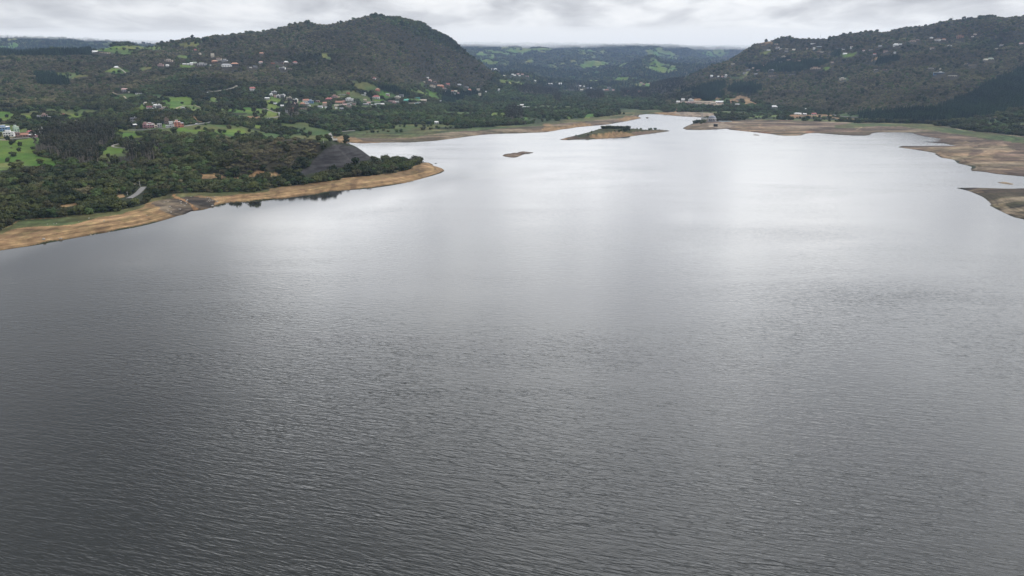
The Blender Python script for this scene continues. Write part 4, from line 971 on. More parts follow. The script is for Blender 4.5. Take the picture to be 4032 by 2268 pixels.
def ribbon(name, pts, width, rgb, lift=.3, clear=True, step=6):
    P = [spot(*p) for p in pts]
    # resample in plan
    q = [np.array(P[0][:2])]
    for a, b in zip(P[:-1], P[1:]):
        a, b = np.array(a[:2]), np.array(b[:2]); L = np.linalg.norm(b - a); n = max(1, int(L / step))
        for i in range(1, n + 1): q.append(a + (b - a) * i / n)
    q = np.array(q)
    for _ in range(4):
        if len(q) > 4: q[1:-1] = (q[:-2] + 2 * q[1:-1] + q[2:]) / 4
    tq = np.gradient(q, axis=0); tq /= (np.linalg.norm(tq, axis=1)[:, None] + 1e-6)
    nn = np.stack([-tq[:, 1], tq[:, 0]], 1)
    zc = ground(q[:, 0], q[:, 1])
    V, Fc = [], []
    for i in range(len(q)):
        l = q[i] + nn[i] * width / 2; r_ = q[i] - nn[i] * width / 2
        z = max(float(ground(l[0], l[1])), float(ground(r_[0], r_[1])), float(zc[i])) + lift
        V += [(l[0], l[1], z), (r_[0], r_[1], z), (l[0], l[1], z - 2.5), (r_[0], r_[1], z - 2.5)]
    for i in range(len(q) - 1):
        k = 4 * i; Fc += [(k, k + 1, k + 5, k + 4), (k, k + 4, k + 6, k + 2), (k + 1, k + 3, k + 7, k + 5)]
    o = mesh_obj(name, V, Fc, [flat_mat(name + '_surface', rgb, .9, .1, .3)]); tag(o, kind='structure')
    if clear:
        for i in range(0, len(q), 1): keep_clear(q[i, 0], q[i, 1], float(zc[i]), width / 2 + 2.2, 26, .4, 5.5)
    return o
ASPH, DIRT = (.19, .185, .18), (.30, .25, .18)
ribbon('road', [(1396,514),(1340,519),(1306,521),(1298,527),(1304,540),(1320,558)], 6.0, (.26,.25,.23))
ribbon('road', [(508,782),(530,773),(548,760),(553,746),(566,737)], 5.0, ASPH)
ribbon('path', [(505,583),(480,584),(455,583),(440,578),(441,571),(470,566)], 3.2, (.30,.28,.25))
ribbon('path', [(812,365),(850,359),(900,351),(920,345),(936,341),(930,336)], 4.5, (.27,.25,.21))
ribbon('road', [(512,513),(560,512),(640,508),(731,498),(793,486),(850,478),(899,474),(936,478),(967,474),(1010,470),(1057,466),(1098,460)], 6.5, (.20,.195,.185))
ribbon('road', [(-60,556),(0,551),(60,546),(120,542),(176,539)], 5.5, (.26,.25,.23))
ribbon('path', [(690,430),(703,422),(725,416),(765,414),(790,424)], 3.5, DIRT)
ribbon('path', [(464,263),(474,271),(484,278),(496,287)], 3.0, (.30,.28,.25))
ribbon('path', [(1036,427),(1060,434),(1090,444),(1125,450)], 4.0, (.24,.22,.19))
ribbon('path', [(444,364),(455,371),(470,374),(486,371)], 3.0, DIRT)
ribbon('path', [(487,379),(495,386),(505,393)], 3.2, DIRT)
ribbon('road', [(3280,452),(3300,457),(3335,460),(3380,462)], 5.0, (.26,.25,.24))
ribbon('path', [(2755,413),(2800,416),(2832,418)], 3.0, (.40,.40,.34))
ribbon('path', [(1470,622),(1488,622),(1512,630)], 4.0, (.27,.25,.21))
ribbon('road', [(1316,421),(1345,411),(1385,404),(1430,400),(1485,399),(1520,400)], 5.0, (.22,.21,.19))
# ------------------------------------------------------------------ every house that can be made out
G1, G2, G3, G4, G5 = 'houses of the roadside village at far left', 'white hamlet below the upper meadow', 'houses around the orange fronted building', 'villas on the high shelf', 'houses along the foot of the big hill'
G6, G7, G8, G9 = 'houses on the lower flank of the big hill', 'houses of the far valley', 'lakeside works on the right shore', 'villas scattered over the right hillside'
H = [
 (8,517,34,'blue','white',2,'flat','building with a bright blue upper wall and white roof, cut by left edge',G1),(28,508,10,'white','white',1,'shed','tiny white shed touching the blue walled building',G1),
 (62,524,17,'mint','white',3,'flat','tall mint green apartment block with dark windows',G1),(28,538,34,'white','white',2,'flat','wide white terraced house with many windows below the mint block',G1),
 (115,528,22,'grey','red',1,'hip','house with worn red hip roof just above the roadside row',G1),(67,541,14,'brick','brown',2,'shed','narrow brick house at the left end of the roadside row',G1),
 (90,540,28,'brick','terra',1,'gable','brick house with terracotta gable roof in middle of roadside row',G1),(124,540,26,'rose','white',1,'flat','rose red house under flat white roof at right end of roadside row',G1),
 (162,525,20,'white','white',2,'flat','two storey white house against the edge of the eucalyptus wood',G1),
 (153,464,14,'grey','grey',1,'shed','low grey barn at the left end of the hillside farm',G1),(172,465,20,'pink','brown',2,'flat','pink farmhouse in the middle of the hillside farm',G1),(193,466,18,'cream','grey',1,'flat','pale farm building with grey roof at right end of hillside farm',G1),
 (245,458,12,'white','red',1,'gable','lone white cottage with red roof on the green slope right of the farm',G1),(243,501,22,'yellow','orange',1,'flat','yellow walled long house behind the eucalyptus wood',G1),
 (259,496,14,'white','white',1,'flat','white house standing right behind the yellow one',G1),(276,503,14,'stone','grey',1,'shed','low grey stone shed right of the yellow house',G1),
 (290,491,13,'tan','orange',1,'gable','small orange roofed cottage above the eucalyptus tops',G1),(304,490,12,'grey','brown',2,'shed','narrow grey two storey house beside the small orange cottage',G1),(311,499,12,'white','white',1,'shed','white lean-to nearest the eucalyptus tops',G1),
 (489,362,18,'grey','pink',2,'gable','grey house with pink roof at the head of the winding dirt track',G2),(506,366,5,'cream','white',1,'flat','tiny cream hut between the pink roofed house and the long bungalow',G2),
 (543,371,24,'white','dark',1,'long','long white bungalow under a flat dark roof',G2),
 (573,412,18,'white','cream',1,'hip','white arcaded house, leftmost and highest of the white hamlet',G2),(606,413,16,'white','metal',1,'shed','white house with single pitch metal roof at the top of the white hamlet',G2),
 (610,420,16,'white','white',1,'hip','small white house in the centre of the white hamlet',G2),(585,428,18,'white','maroon',1,'gable','white house with long dark maroon roof in the white hamlet',G2),
 (600,433,14,'white','white',1,'flat','white porch house lowest in the white hamlet',G2),(620,426,22,'white','white',2,'frame','large cubic white villa with recessed front in the white hamlet',G2),
 (632,436,14,'white','brown',1,'gable','white house with brown roof under the cubic villa',G2),(647,428,18,'white','pink',1,'flat','white house with pink roof edge, rightmost of the white hamlet',G2),
 (720,429,16,'white','white',1,'long','low white shed by the dirt track in the big upper meadow',None),
 (523,482,22,'stone','dark',2,'gable','dark stone house with steep roof left of the pale yard',G3),(532,499,20,'dark','white',1,'shed','dark timber house with small white roof below the stone house',G3),
 (571,504,20,'rose','pink',2,'flat','rose red house at the left end of the street by the orange building',G3),(589,505,24,'rose','white',2,'long','maroon fronted house with broad white awning roof',G3),
 (613,502,20,'cream','tan',1,'flat','cream house between the maroon fronted house and the grey one',G3),(627,504,15,'grey','white',2,'flat','light grey house with white parapet left of the tall trees',G3),
 (655,490,16,'brown','brown',3,'flat','unfinished brown house with open floors beside orange building',G3),(659,503,14,'white','white',1,'flat','low white shop at the street corner under the open brown house',G3),(673,502,14,'white','white',3,'flat','narrow white three storey house next to the orange building',G3),
 (696,503,22,'orange','white',3,'flat','tall bright orange red building with white window bands',G3),(714,501,13,'orange','grey',2,'shed','pale orange annex leaning on the bright orange building',G3),(684,503,10,'white','dark',2,'flat','slim white house squeezed left of the bright orange building',G3),
 (630,261,20,'pink','terra',2,'flat','pinkish two storey block at the left end of the high shelf',G4),(658,261,10,'white','white',1,'gable','small white gabled chapel-like house on the high shelf',G4),(662,243,28,'tan','white',2,'long','long building with white roof slab above the pinkish block',G4),
 (724,256,12,'white','white',1,'shed','white roofed cottage at the left of the shelf lawn',G4),(740,256,11,'white','white',1,'shed','second white roofed cottage on the shelf lawn',G4),(753,257,9,'white','white',2,'gable','white house with pointed gable on the shelf lawn',G4),(764,252,14,'cream','green',1,'gable','cream house with greenish roof at the right of the shelf lawn',G4),
 (793,257,34,'grey','white',2,'long','wide modern grey villa with white roof slab on the high shelf',G4),(836,226,12,'cream','terra',4,'flat','cream tower house standing above all the shelf villas',G4),(843,246,22,'brick','orange',1,'hip','house with orange red hip roof under the cream tower',G4),
 (861,240,18,'cream','brown',2,'gable','cream villa with pointed brown gable right of orange roofed house',G4),(883,243,20,'grey','white',2,'flat','boxy pale grey villa right of the pointed gable',G4),(889,263,36,'white','grey',2,'hip','broad white villa with arched windows at the lip of the shelf',G4),
 (922,259,26,'dark','orange',2,'hip','dark villa under an orange pyramid roof',G4),(828,259,6,'white','white',1,'flat','tiny white gatehouse left of the broad arched villa',G4),(786,216,9,'cream','tan',1,'dome','small round hut with domed tan roof in the wood above the shelf',G4),
 (769,200,10,'brick','red',1,'gable','lone red roofed cottage high in the wood above the shelf',G4),(985,267,10,'white','grey',1,'flat','small white house left of the blue grey villa',G4),(1003,266,14,'grey','blue',2,'flat','blue grey modern villa below the shelf road',G4),
 (992,357,18,'white','red',2,'gable','white house with steep red gable alone above the dark wood',None),(1025,249,12,'white','pink',1,'gable','white and pink cottage left of the frame building',G4),(1028,213,12,'pink','orange',1,'gable','pale pink cottage high on the slope of big hill',G4),
 (1073,251,14,'orange','tan',1,'flat','ochre retaining wall house left of the open frame building',G4),(1098,248,30,'brown','grey',1,'long','long brown building with open frame front',G4),(1125,247,16,'cream','white',1,'hip','cream house with white hip roof right of the open frame building',G4),
 (1160,249,16,'white','red',1,'hip','house with big red pyramid roof at the end of the high row',G4),(1110,273,22,'white','white',2,'frame','white modern house below the open frame building',G4),(1140,272,20,'tan','tan',1,'long','low tan building right of the white modern house',G4),
 (33*1,232,14,'tan','orange',1,'gable','hidden farmhouse roof near the far left crest',None),
 (371,206,18,'white','white',1,'gable','white barn beside the dark conifer clump on the left crest',None),(410,209,34,'cream','orange',1,'long','long cream farmhouse with orange roof under the crest meadow',None),(455,269,18,'cream','white',1,'hip','cream country house on the small bright meadow above the pines',None),
 (1077,370,19,'white','white',2,'frame','topmost of the white box-frame villas',G5),(1093,385,14,'white','white',2,'frame','small white box-frame villa beside a pink stair tower',G5),(1082,384,8,'pink','pink',2,'flat','pink stair tower against the small box-frame villa',G5),
 (1111,383,18,'white','white',2,'frame','white box-frame villa in the middle of the stepped row',G5),(1137,393,19,'cream','cream',2,'frame','cream box-frame villa fourth down the stepped row',G5),(1161,401,19,'cream','white',2,'frame','lowest box-frame villa of the stepped row',G5),
 (1066,376,12,'white','white',1,'hip','little white pavilion left of the topmost box-frame villa',G5),(1050,391,16,'white','white',1,'shed','white bungalow on the bright meadow left of box-frame villas',G5),(1083,413,12,'grey','metal',1,'shed','small metal shed in the steep bright meadow',G5),(1110,421,11,'grey','white',1,'gable','grey cottage at the lower end of the steep bright meadow',G5),
 (1160,419,20,'brick','pink',2,'gable','pinkish brick house under the lowest box-frame villa',G5),(1203,405,22,'white','terra',2,'gable','white house with terracotta roof left of the blue glass house',G5),(1222,407,19,'blue','white',2,'flat','blue glass fronted white house',G5),
 (1190,418,18,'brick','orange',2,'hip','orange brick house below the blue glass house',G5),(1207,418,16,'grey','grey',2,'shed','grey rendered house right of the orange brick house',G5),(1218,420,8,'white','white',1,'flat','white annex at the edge of the grassy gap',G5),(1192,431,34,'tan','brown',1,'long','row with wide brown roofs lowest in the terraced cluster',G5),
 (1148,438,12,'brick','red',2,'gable','red brown house half hidden by trees above the main road',G5),(1127,445,8,'grey','grey',3,'flat','slim grey tower block by the end of the field track',G5),(1099,456,4,'white','white',2,'flat','small white water tower on the field above the road',None,'water_tower','tower'),
 (1250,403,14,'brick','brown',1,'hip','brown roofed house alone right of the blue glass house',G5),(1260,425,16,'white','grey',1,'gable','white grey roofed house in the dip of the village',G5),(1278,420,14,'tan','orange',3,'gable','tall tan house with orange gable in the dip of the village',G5),(1283,426,8,'white','white',1,'flat','little white house at the foot of the tall tan one',G5),
 (1294,394,26,'rose','red',1,'hip','red roofed bungalow at the left of the upper lane',G5),(1316,385,22,'pink','orange',2,'flat','salmon pink two storey villa on the upper lane',G5),(1331,385,11,'yellow','cream',1,'flat','yellowish garage house right of the salmon villa',G5),
 (1344,374,26,'green' if False else 'grey','green',1,'long','house with long flat green roof above the salmon villa',G5),(1370,371,12,'orange','cream',2,'flat','small orange cube house, highest on the upper lane',G5),(1374,397,28,'white','white',2,'long','large white two storey block with ribbon windows',G5),
 (1334,407,26,'brick','terra',1,'gable','long terracotta roofed house left of the white block',G5),(1352,404,14,'pink','terra',1,'hip','pink house touching the long terracotta roof',G5),(1324,420,14,'yellow','tan',1,'gable','yellow house at the left end of the lower street',G5),(1323,428,8,'white','white',1,'flat','small white house below the yellow one on the lower street',G5),
 (1357,417,14,'tan','pink',1,'gable','tan house with pink roof on the lower street',G5),(1372,415,16,'grey','grey',1,'flat','grey roofed workshop on the lower street',G5),(1393,414,12,'pink','brown',1,'shed','brown roofed house right of the grey workshop',G5),(1345,432,13,'stone','grey',1,'gable','grey stone house among the trees under the lower street',G5),
 (1473,311,12,'white','red',1,'hip','lone house with bright red roof above the orchard slope',G5),(1486,359,15,'orange','orange',2,'hip','tall orange house in the orchard slope',G5),(1430,376,14,'white','green',1,'flat','white house with green terrace under the orchard slope',G5),(1437,369,7,'white','white',1,'flat','tiny white cube behind the house with green terrace',G5),
 (1480,388,26,'white','red',2,'hip','white villa with red hip roof beside the walled lawn',G5),(1526,378,12,'pink','grey',2,'gable','pale pink gabled house at the top of the walled lawn',G5),(1565,388,22,'cream','white',2,'flat','cream two storey house above the turquoise roofs',G5),(1580,379,15,'grey','grey',2,'flat','bluish grey house behind the cream one',G5),
 (1598,398,20,'turq','turq',1,'gable','building with bright turquoise roof, left one of two on the playing field',G5),(1642,387,20,'turq','turq',1,'long','long bright turquoise roof at the top of the playing field',G5),(1437,397,10,'tan','tan',1,'gable','small tan house left of the red roofed villa',G5),
 (1541,401,24,'pink','pink',1,'long','long building with salmon pink roof on the lakeside street',G5),(1563,403,14,'white','white',1,'flat','bright white roof joined to the salmon pink one',G5),(1552,407,12,'rose','pink',1,'shed','small pink shed in front of the salmon pink roof',G5),
 (1438,413,22,'grey','white',1,'long','long shed with whitish roof left of the two white halls',G5),(1451,409,13,'tan','pink',1,'gable','small pink roof behind the whitish shed',G5),(1488,411,26,'grey','white',1,'long','longest white roofed hall on the lakeside street',G5),(1506,414,13,'cream','white',1,'gable','cream house at the right end of the longest white hall',G5),(1470,418,18,'grey','metal',1,'shed','low metal roof in front of the longest white hall',G5),
 (1375,424,18,'tan','brown',1,'hip','brown roofed house under the road bend by the woods',G5),(1620,409,22,'cream','tan',1,'long','cream building left of the turquoise windowed halls',G5),(1640,410,13,'turq','grey',1,'shed','grey hall with turquoise wall, left of the pair',G5),(1660,407,28,'cream','grey',1,'long','wide cream hall between the two turquoise walls',G5),(1681,405,13,'turq','grey',1,'shed','grey hall with turquoise wall, right of the pair',G5),
 (1666,398,24,'tan','tan',1,'gable','broad tan roof behind the turquoise walled halls',G5),(1733,399,8,'white','white',1,'flat','white cube at the end of the playing field strip',G5),(1718,487,14,'white','white',1,'gable','single white house lost in the dense green wood by the lake',None),
 (1684,308,8,'white','white',1,'gable','small white house, highest of the flank village',G6),(1691,319,16,'pink','pink',1,'hip','house with wide pale pink roof high in the flank village',G6),(1711,326,14,'brown','brown',1,'hip','brown roofed house right of the pale pink roof',G6),(1668,323,10,'cream','cream',1,'flat','cream terrace house at the end of the hedge line',G6),
 (1701,343,22,'cream','terra',2,'flat','cream villa with terracotta edge beside the hedge rows',G6),(1732,340,28,'orange','orange',1,'hip','villa with the largest orange tiled roof in the flank village',G6),(1763,334,14,'pink','red',1,'gable','small red roof right of the largest orange roof',G6),(1750,352,20,'brown','brown',1,'hip','dull brown roof below the largest orange roof',G6),(1753,362,6,'white','white',1,'flat','little white cube under the dull brown roof',G6),
 (1808,336,14,'grey','grey',1,'gable','grey roofed house left of the long grey one',G6),(1834,344,18,'grey','metal',1,'long','long grey metal roof in the flank village',G6),(1848,356,16,'orange','orange',1,'hip','orange hip roof above the dark cypress clump',G6),(1780,361,12,'white','terra',1,'gable','white house with terracotta roof at left above the cypress clump',G6),
 (1794,361,10,'cream','cream',1,'gable','cream house right of the white and terracotta one',G6),(1803,369,10,'pink','pink',1,'hip','pink roof peeping over the cypress clump',G6),(1788,371,8,'white','white',1,'flat','white wall seen through the cypress tops',G6),(1883,358,12,'cream','cream',3,'flat','tall cream block at the right end of the flank village',G6),(1889,377,10,'cream','white',3,'flat','tall pale block below the cream one at the wood edge',G6),
 (1913,363,6,'white','white',1,'shed','little white shed right of the tall cream blocks',G6),(1964,358,7,'white','white',2,'gable','white house alone in the wood below the yellow strip',G6),(1951,277,12,'white','white',2,'dome','large white domed house on the spur at the end of big hill',G6),
 (2035,420,20,'white','white',1,'long','white walled enclosure left part of the clearing in lakeside wood',None),(2055,418,13,'cream','white',1,'gable','cream house inside the walled clearing',None),(2072,425,28,'white','white',1,'long','long thin white roof in front of the walled clearing',None,'greenhouse','greenhouse'),
 (2076,302,12,'pink','pink',2,'flat','square pink house right of the roadside row on the far spur',G7),(2149,319,18,'orange','orange',1,'hip','widest orange roof in the far valley wood',G7),(2206,333,11,'white','white',2,'gable','brightest white house at the left of the far valley',G7),
 (2291,356,10,'grey','cream',1,'gable','pale grey house under the valley wood left of the lilac one',G7),(2314,348,8,'lilac','grey',1,'flat','small lilac house in the far valley',G7),(2336,353,10,'white','white',1,'long','white hall right of the lilac house',G7),(2363,323,8,'white','white',2,'flat','white house alone on top of the light green field',G7),
 (2376,356,8,'white','white',2,'flat','white end house of the long brick row in far valley',G7),(2389,357,18,'brick','terra',1,'hip','long brick row with terracotta roofs under the light green field',G7),(2398,348,12,'grey','white',2,'flat','white roofed hall behind the long brick row',G7),(2447,358,9,'white','white',1,'hip','white roofed house left of the brick apartment block',G7),
 (2470,369,15,'orange','orange',4,'flat','brick orange apartment block, left of the two in far valley',G7),(2518,369,14,'brick','terra',4,'flat','brick red apartment block, right of the two in far valley',G7),(2395,386,7,'white','white',2,'gable','very bright white house isolated in front of the valley town',G7),
 (2562,331,16,'tan','pink',1,'hip','wide pinkish roof at the foot of the pointed far hill',G7),(2536,334,10,'brick','terra',1,'hip','terracotta roof left of the wide pinkish roof',G7),(2354,263,8,'white','white',1,'flat','white farm high on the far slope',G7),(2307,278,9,'brick','pink',1,'hip','pink roofed farm on the far slope left of the white farm',G7),
 (2671,404,12,'white','white',1,'gable','low white house at the left end of the lakeside works',G8),(2690,399,12,'white','white',2,'gable','white gabled house with tree in front in the lakeside works',G8),(2722,399,19,'white','white',2,'flat','white two storey office above the pink halls',G8),(2724,406,34,'pink','pink',1,'long','pink hall below the white two storey office',G8),
 (2770,406,56,'tan','cream',1,'long','longest low hall with pale roof on the lakeside terrace',G8),(2813,410,18,'cream','cream',1,'flat','cream annex in front of the right hand hall',G8),(2835,406,28,'pink','white',1,'gable','right hand hall with white and pink ridge roof',G8),(2903,415,20,'grey','white',1,'shed','grey site hut with white base in the orange excavation',G8),
 (3050,425,24,'grey','white',1,'hip','flat pale roofed house alone in the wood right of the excavation',G8),(3144,452,24,'white','white',1,'shed','slanted white roof beside the orange earthworks',G8),(3170,454,12,'grey','white',1,'gable','small white roof in the middle of the earthworks',G8),(3207,454,16,'white','red',1,'gable','red and white roofed house at the right of the earthworks',G8),(3171,433,6,'white','white',1,'gable','tiny white house in the wood above the earthworks',G8),
 (3019,161,12,'grey','grey',2,'flat','grey lookout house on the very top of the right hill nose',G9),(3010,179,18,'tan','tan',1,'long','long tan building just under the right hill nose',G9),(3058,177,12,'tan','tan',2,'flat','tan terrace house right below the hilltop trees',G9),(3063,191,12,'white','brown',2,'gable','white gabled villa with brown roof under the hilltop',G9),
 (3076,193,10,'cream','cream',1,'flat','cream wing right of the white gabled villa under the hilltop',G9),(3028,200,13,'white','white',1,'shed','white bungalow on the tan spur',G9),(3099,194,10,'cream','green',1,'flat','cream house on a small yellow terrace',G9),(3098,203,12,'white','white',1,'long','thin white bungalow below the small yellow terrace',G9),
 (3127,198,10,'cream','cream',1,'gable','cream house between the small terrace and the metal roof',G9),(3088,227,16,'cream','terra',2,'flat','stepped cream villa on the steep middle slope',G9),(3105,239,12,'tan','terra',2,'flat','tan villa below the stepped cream villa',G9),(3052,250,13,'brick','brown',2,'flat','brown brick villa, upper left of the ridge row',G9),
 (3033,262,13,'pink','brown',2,'gable','pink brown villa at the bend of the ridge row',G9),(3075,246,9,'white','white',1,'shed','thin white roof right of the brown brick villa',G9),(3008,266,16,'white','pink',2,'gable','white villa with pink gables in the ridge row',G9),(2986,277,10,'pink','pink',1,'flat','pink house left of the pink gabled villa',G9),
 (2967,271,8,'tan','tan',1,'gable','small tan gable hidden in trees left in the ridge row',G9),(2947,278,14,'grey','pink',2,'flat','grey pink cubic villa at the left of the ridge row',G9),(3039,281,18,'grey','white',2,'frame','large villa with blue grey glass front under the pines',G9),(2978,293,10,'grey','metal',1,'shed','slanted metal roof below the pink house',G9),(2933,292,11,'grey','white',2,'flat','grey white house beside the yellow square garden',G9),
 (2886,255,13,'cream','cream',2,'flat','cream villa alone on the left ridge line',G9),(2803,303,9,'white','white',2,'gable','white house at the low left end of the right hill',G9),(2829,303,6,'white','white',1,'gable','small white house right of the low end one',G9),(2845,304,7,'pink','pink',1,'gable','small pink house left of the bright green garden',G9),(2860,298,9,'white','white',1,'hip','upper white house beside the bright green garden',G9),(2858,304,8,'white','grey',1,'flat','lower white house beside the bright green garden',G9),
 (3045,300,28,'tan','tan',1,'long','long flat tan terrace building low on the slope',G9),(3122,294,24,'stone','grey',1,'long','low grey bunker-like villa sunk in the scrub',G9),(3204,173,17,'white','white',1,'shed','white villa with wing roof close to the ridge',G9),(3227,189,18,'dark','metal',2,'shed','big shiny metal roof facing the lake',G9),
 (3206,195,7,'white','white',2,'gable','small bright white gable left of shiny metal roof',G9),(3179,194,7,'tan','orange',2,'flat','small orange tan house left of the bright white gable',G9),(3225,205,12,'tan','brown',1,'hip','brown pyramid roof below the shiny metal roof',G9),(3238,206,9,'cream','cream',1,'flat','cream wall right of the brown pyramid roof',G9),
 (3310,192,19,'grey','metal',1,'long','long pale metal roof right of the round wood',G9),(3322,196,8,'white','white',1,'flat','white cube below the long pale metal roof',G9),(3353,192,8,'white','brown',3,'gable','slim tall white house above the hillside meadow',G9),(3329,214,13,'white','white',1,'gable','white house in the corner of the hillside meadow',G9),
 (3216,237,14,'stone','white',2,'flat','pale stone ruin on the bare rocky step',G9),(3147,244,12,'brown','pink',1,'gable','brown pink roof half hidden over the pine slope',G9),(3214,272,34,'tan','orange',2,'flat','wide stepped tan villa in the middle of the slope',G9),(3278,248,9,'tan','pink',1,'shed','small dull pink shed right of the pine slope',G9),
 (3402,201,7,'white','red',1,'gable','tiny red roofed house right of hillside meadow',G9),(3431,198,12,'tan','cream',1,'flat','tan and cream house above the red gabled one',G9),(3446,215,11,'white','red',1,'gable','red gabled white house over the bare scar',G9),(3321,314,20,'cream','white',2,'flat','isolated cream block on the dark lower slope',G9),
 (3489,205,14,'pink','brown',1,'gable','brown roofed slanting house right of the red gabled one',G9),(3467,184,11,'grey','grey',1,'gable','dull grey house above the slanting brown roof',G9),(3451,275,13,'cream','grey',1,'long','thin pale terrace left of the terracotta terrace',G9),(3487,276,13,'brick','cream',1,'long','thin terracotta terrace in the brown scrub',G9),
 (3530,181,18,'white','white',2,'hip','largest bright white villa on the upper right slope',G9),(3547,176,11,'white','white',1,'shed','white wing stepping up right of the largest white villa',G9),(3596,165,23,'tan','brown',1,'hip','tan brown villa right of the largest white villa',G9),(3615,160,10,'brown','brown',1,'gable','brown roof touching the tan brown villa',G9),
 (3670,151,11,'white','metal',1,'hip','white villa, left of the three near the pylon',G9),(3695,161,19,'white','brown',2,'hip','white villa with dark roof, middle of the three near the pylon',G9),(3719,158,14,'white','terra',1,'hip','terracotta roofed villa, right of the three near the pylon',G9),(3783,150,22,'brick','terra',3,'flat','three storey terracotta house right of the pylon',G9),
 (3673,192,13,'cream','brown',1,'gable','cream house below the three villas near the pylon',G9),(3741,184,12,'white','white',1,'shed','single white roof right of the cream house',G9),(3524,211,7,'white','white',2,'flat','small white cube below the largest white villa',G9),(3669,271,18,'cream','white',1,'long','cream bungalow with white roof above the blue glass villa',G9),
 (3703,277,5,'cream','cream',2,'flat','narrow cream pillar house above the blue glass villa',G9),(3700,292,34,'blue','white',2,'frame','wide blue glass villa with white roof slabs',G9),(3755,300,30,'cream','white',1,'long','thin white garden wall building right of the blue glass villa',G9),
 (3841,138,9,'pink','tan',1,'gable','upper tan roof right of the three storey terracotta house',G9),(3831,146,8,'white','brown',1,'gable','lower brown roof right of the three storey terracotta house',G9),(3947,179,12,'white','tan',1,'shed','slanting pale roof far up the right slope',G9),(3926,193,9,'cream','orange',1,'flat','small orange edged terrace below the slanting pale roof',G9),
 (3905,234,20,'cream','green',1,'hip','broad pale green roof near the right edge',G9),(3883,238,15,'cream','cream',1,'hip','cream roof joined left of the broad pale green roof',G9),(3833,257,20,'tan','brown',1,'long','low tan house with brown roof on the rocky terrace',G9),(3804,253,14,'tan','tan',1,'long','pale rocky terrace hut left of the low tan house',G9),(4024,174,12,'grey','pink',1,'gable','pale roof cut by the right edge of the photo',G9),
]
for h in H:
    a = list(h); grp = a[8]; nm = a[9] if len(a) > 9 else 'house'; ct = a[10] if len(a) > 10 else 'house'
    if a[0] == 33: continue
    house(*a[:8], group=grp, name=nm, cat=ct)
# far houses of two or three pixels: nothing tells them apart
for lab, wc, rc, pts in (
    ('tiny white house in the roadside row on the far spur', 'white', 'white', [(1933,274,6),(1962,281,6),(1984,299,6),(2018,295,7),(2027,299,9),(2046,300,6)]),
    ('tiny pink roofed house in the roadside row on the far spur', 'pink', 'pink', [(1972,294,6),(2003,292,9),(2040,294,9),(2057,295,9)]),
    ('tiny pale house scattered in the valley wood left of the light green field', 'white', 'white', [(2107,319,7),(2130,310,7),(2163,331,6),(2172,331,8),(2285,340,7),(2300,342,7),(2328,349,6)]),
    ('tiny pinkish house scattered in the far valley wood', 'pink', 'pink', [(2193,317,8),(2228,321,8),(2415,357,8),(2480,339,9),(2525,328,8),(2577,335,8)])):
    for px, row, w in pts:
        house(px, row, w, wc, rc, 1, 'gable', lab, group=lab.replace('house', 'houses'))
# ------------------------------------------------------------------ intake works, towers, poles, cars, stones
def lattice(px, row, top_row, base_w, label, cat='pylon', arms=2, name='transmission_tower', group=None):
    X, Y, Z = spot(px, row)
    h = (slope(top_row) - slope(row)) * Y
    t = thing(name, label, cat, (X, Y, Z - .5), -math.atan2(X, Y), group)
    V, Fc = [], []
    w = base_w / 2
    for sx in (-1, 1):
        for sy in (-1, 1): tube((sx * w, sy * w, 0), (sx * .35, sy * .35, h * .86), .16, .10, V, Fc, 4)
    part('leg', V[:8], Fc[:5], STEEL, t) if False else None
    part('lattice_leg', V, Fc, STEEL, t)
    V, Fc = [], []; n = 7
    for k in range(n):
        z0, z1 = h * .86 * k / n, h * .86 * (k + 1) / n; a0, a1 = w + (.35 - w) * k / n, w + (.35 - w) * (k + 1) / n
        for s in (-1, 1):
            tube((-a0, s * a0, z0), (a1, s * a1, z1), .08, .08, V, Fc, 3); tube((a0, s * a0, z0), (-a1, s * a1, z1), .08, .08, V, Fc, 3)
            tube((s * a0, -a0, z0), (s * a1, a1, z1), .08, .08, V, Fc, 3)
    part('brace', V, Fc, STEEL, t)
    V, Fc = [], []; tube((0, 0, h * .84), (0, 0, h), .25, .12, V, Fc, 4); part('mast_tip', V, Fc, STEEL, t)
    for k in range(arms):
        V, Fc = [], []; z = h * (.70 + .12 * k); L = base_w * (.85 - .15 * k)
        tube((-L, 0, z), (L, 0, z), .12, .12, V, Fc, 4); tube((-L, 0, z), (0, 0, z + 1.6), .08, .08, V, Fc, 3); tube((L, 0, z), (0, 0, z + 1.6), .08, .08, V, Fc, 3)
        part('cross_arm', V, Fc, STEEL, t)
    keep_clear(X, Y, Z, 4, 12)
lattice(3746, 97, 65, 7, 'steel lattice pylon on the skyline of the right hill', arms=3)
lattice(3099, 159, 138, 6, 'lattice mast on the ridge just right of the hilltop trees', arms=2)
lattice(3229, 156, 130, 3, 'slender lattice mast rising from the ridge trees', 'mast', 0, 'radio_mast')
lattice(2764, 474, 427, 5.5, 'grey lattice tower beside the domed intake building', 'tower', 1, 'lattice_tower')
lattice(1843, 207, 190, 3, 'thin mast on the falling right shoulder of big hill', 'mast', 0, 'radio_mast')

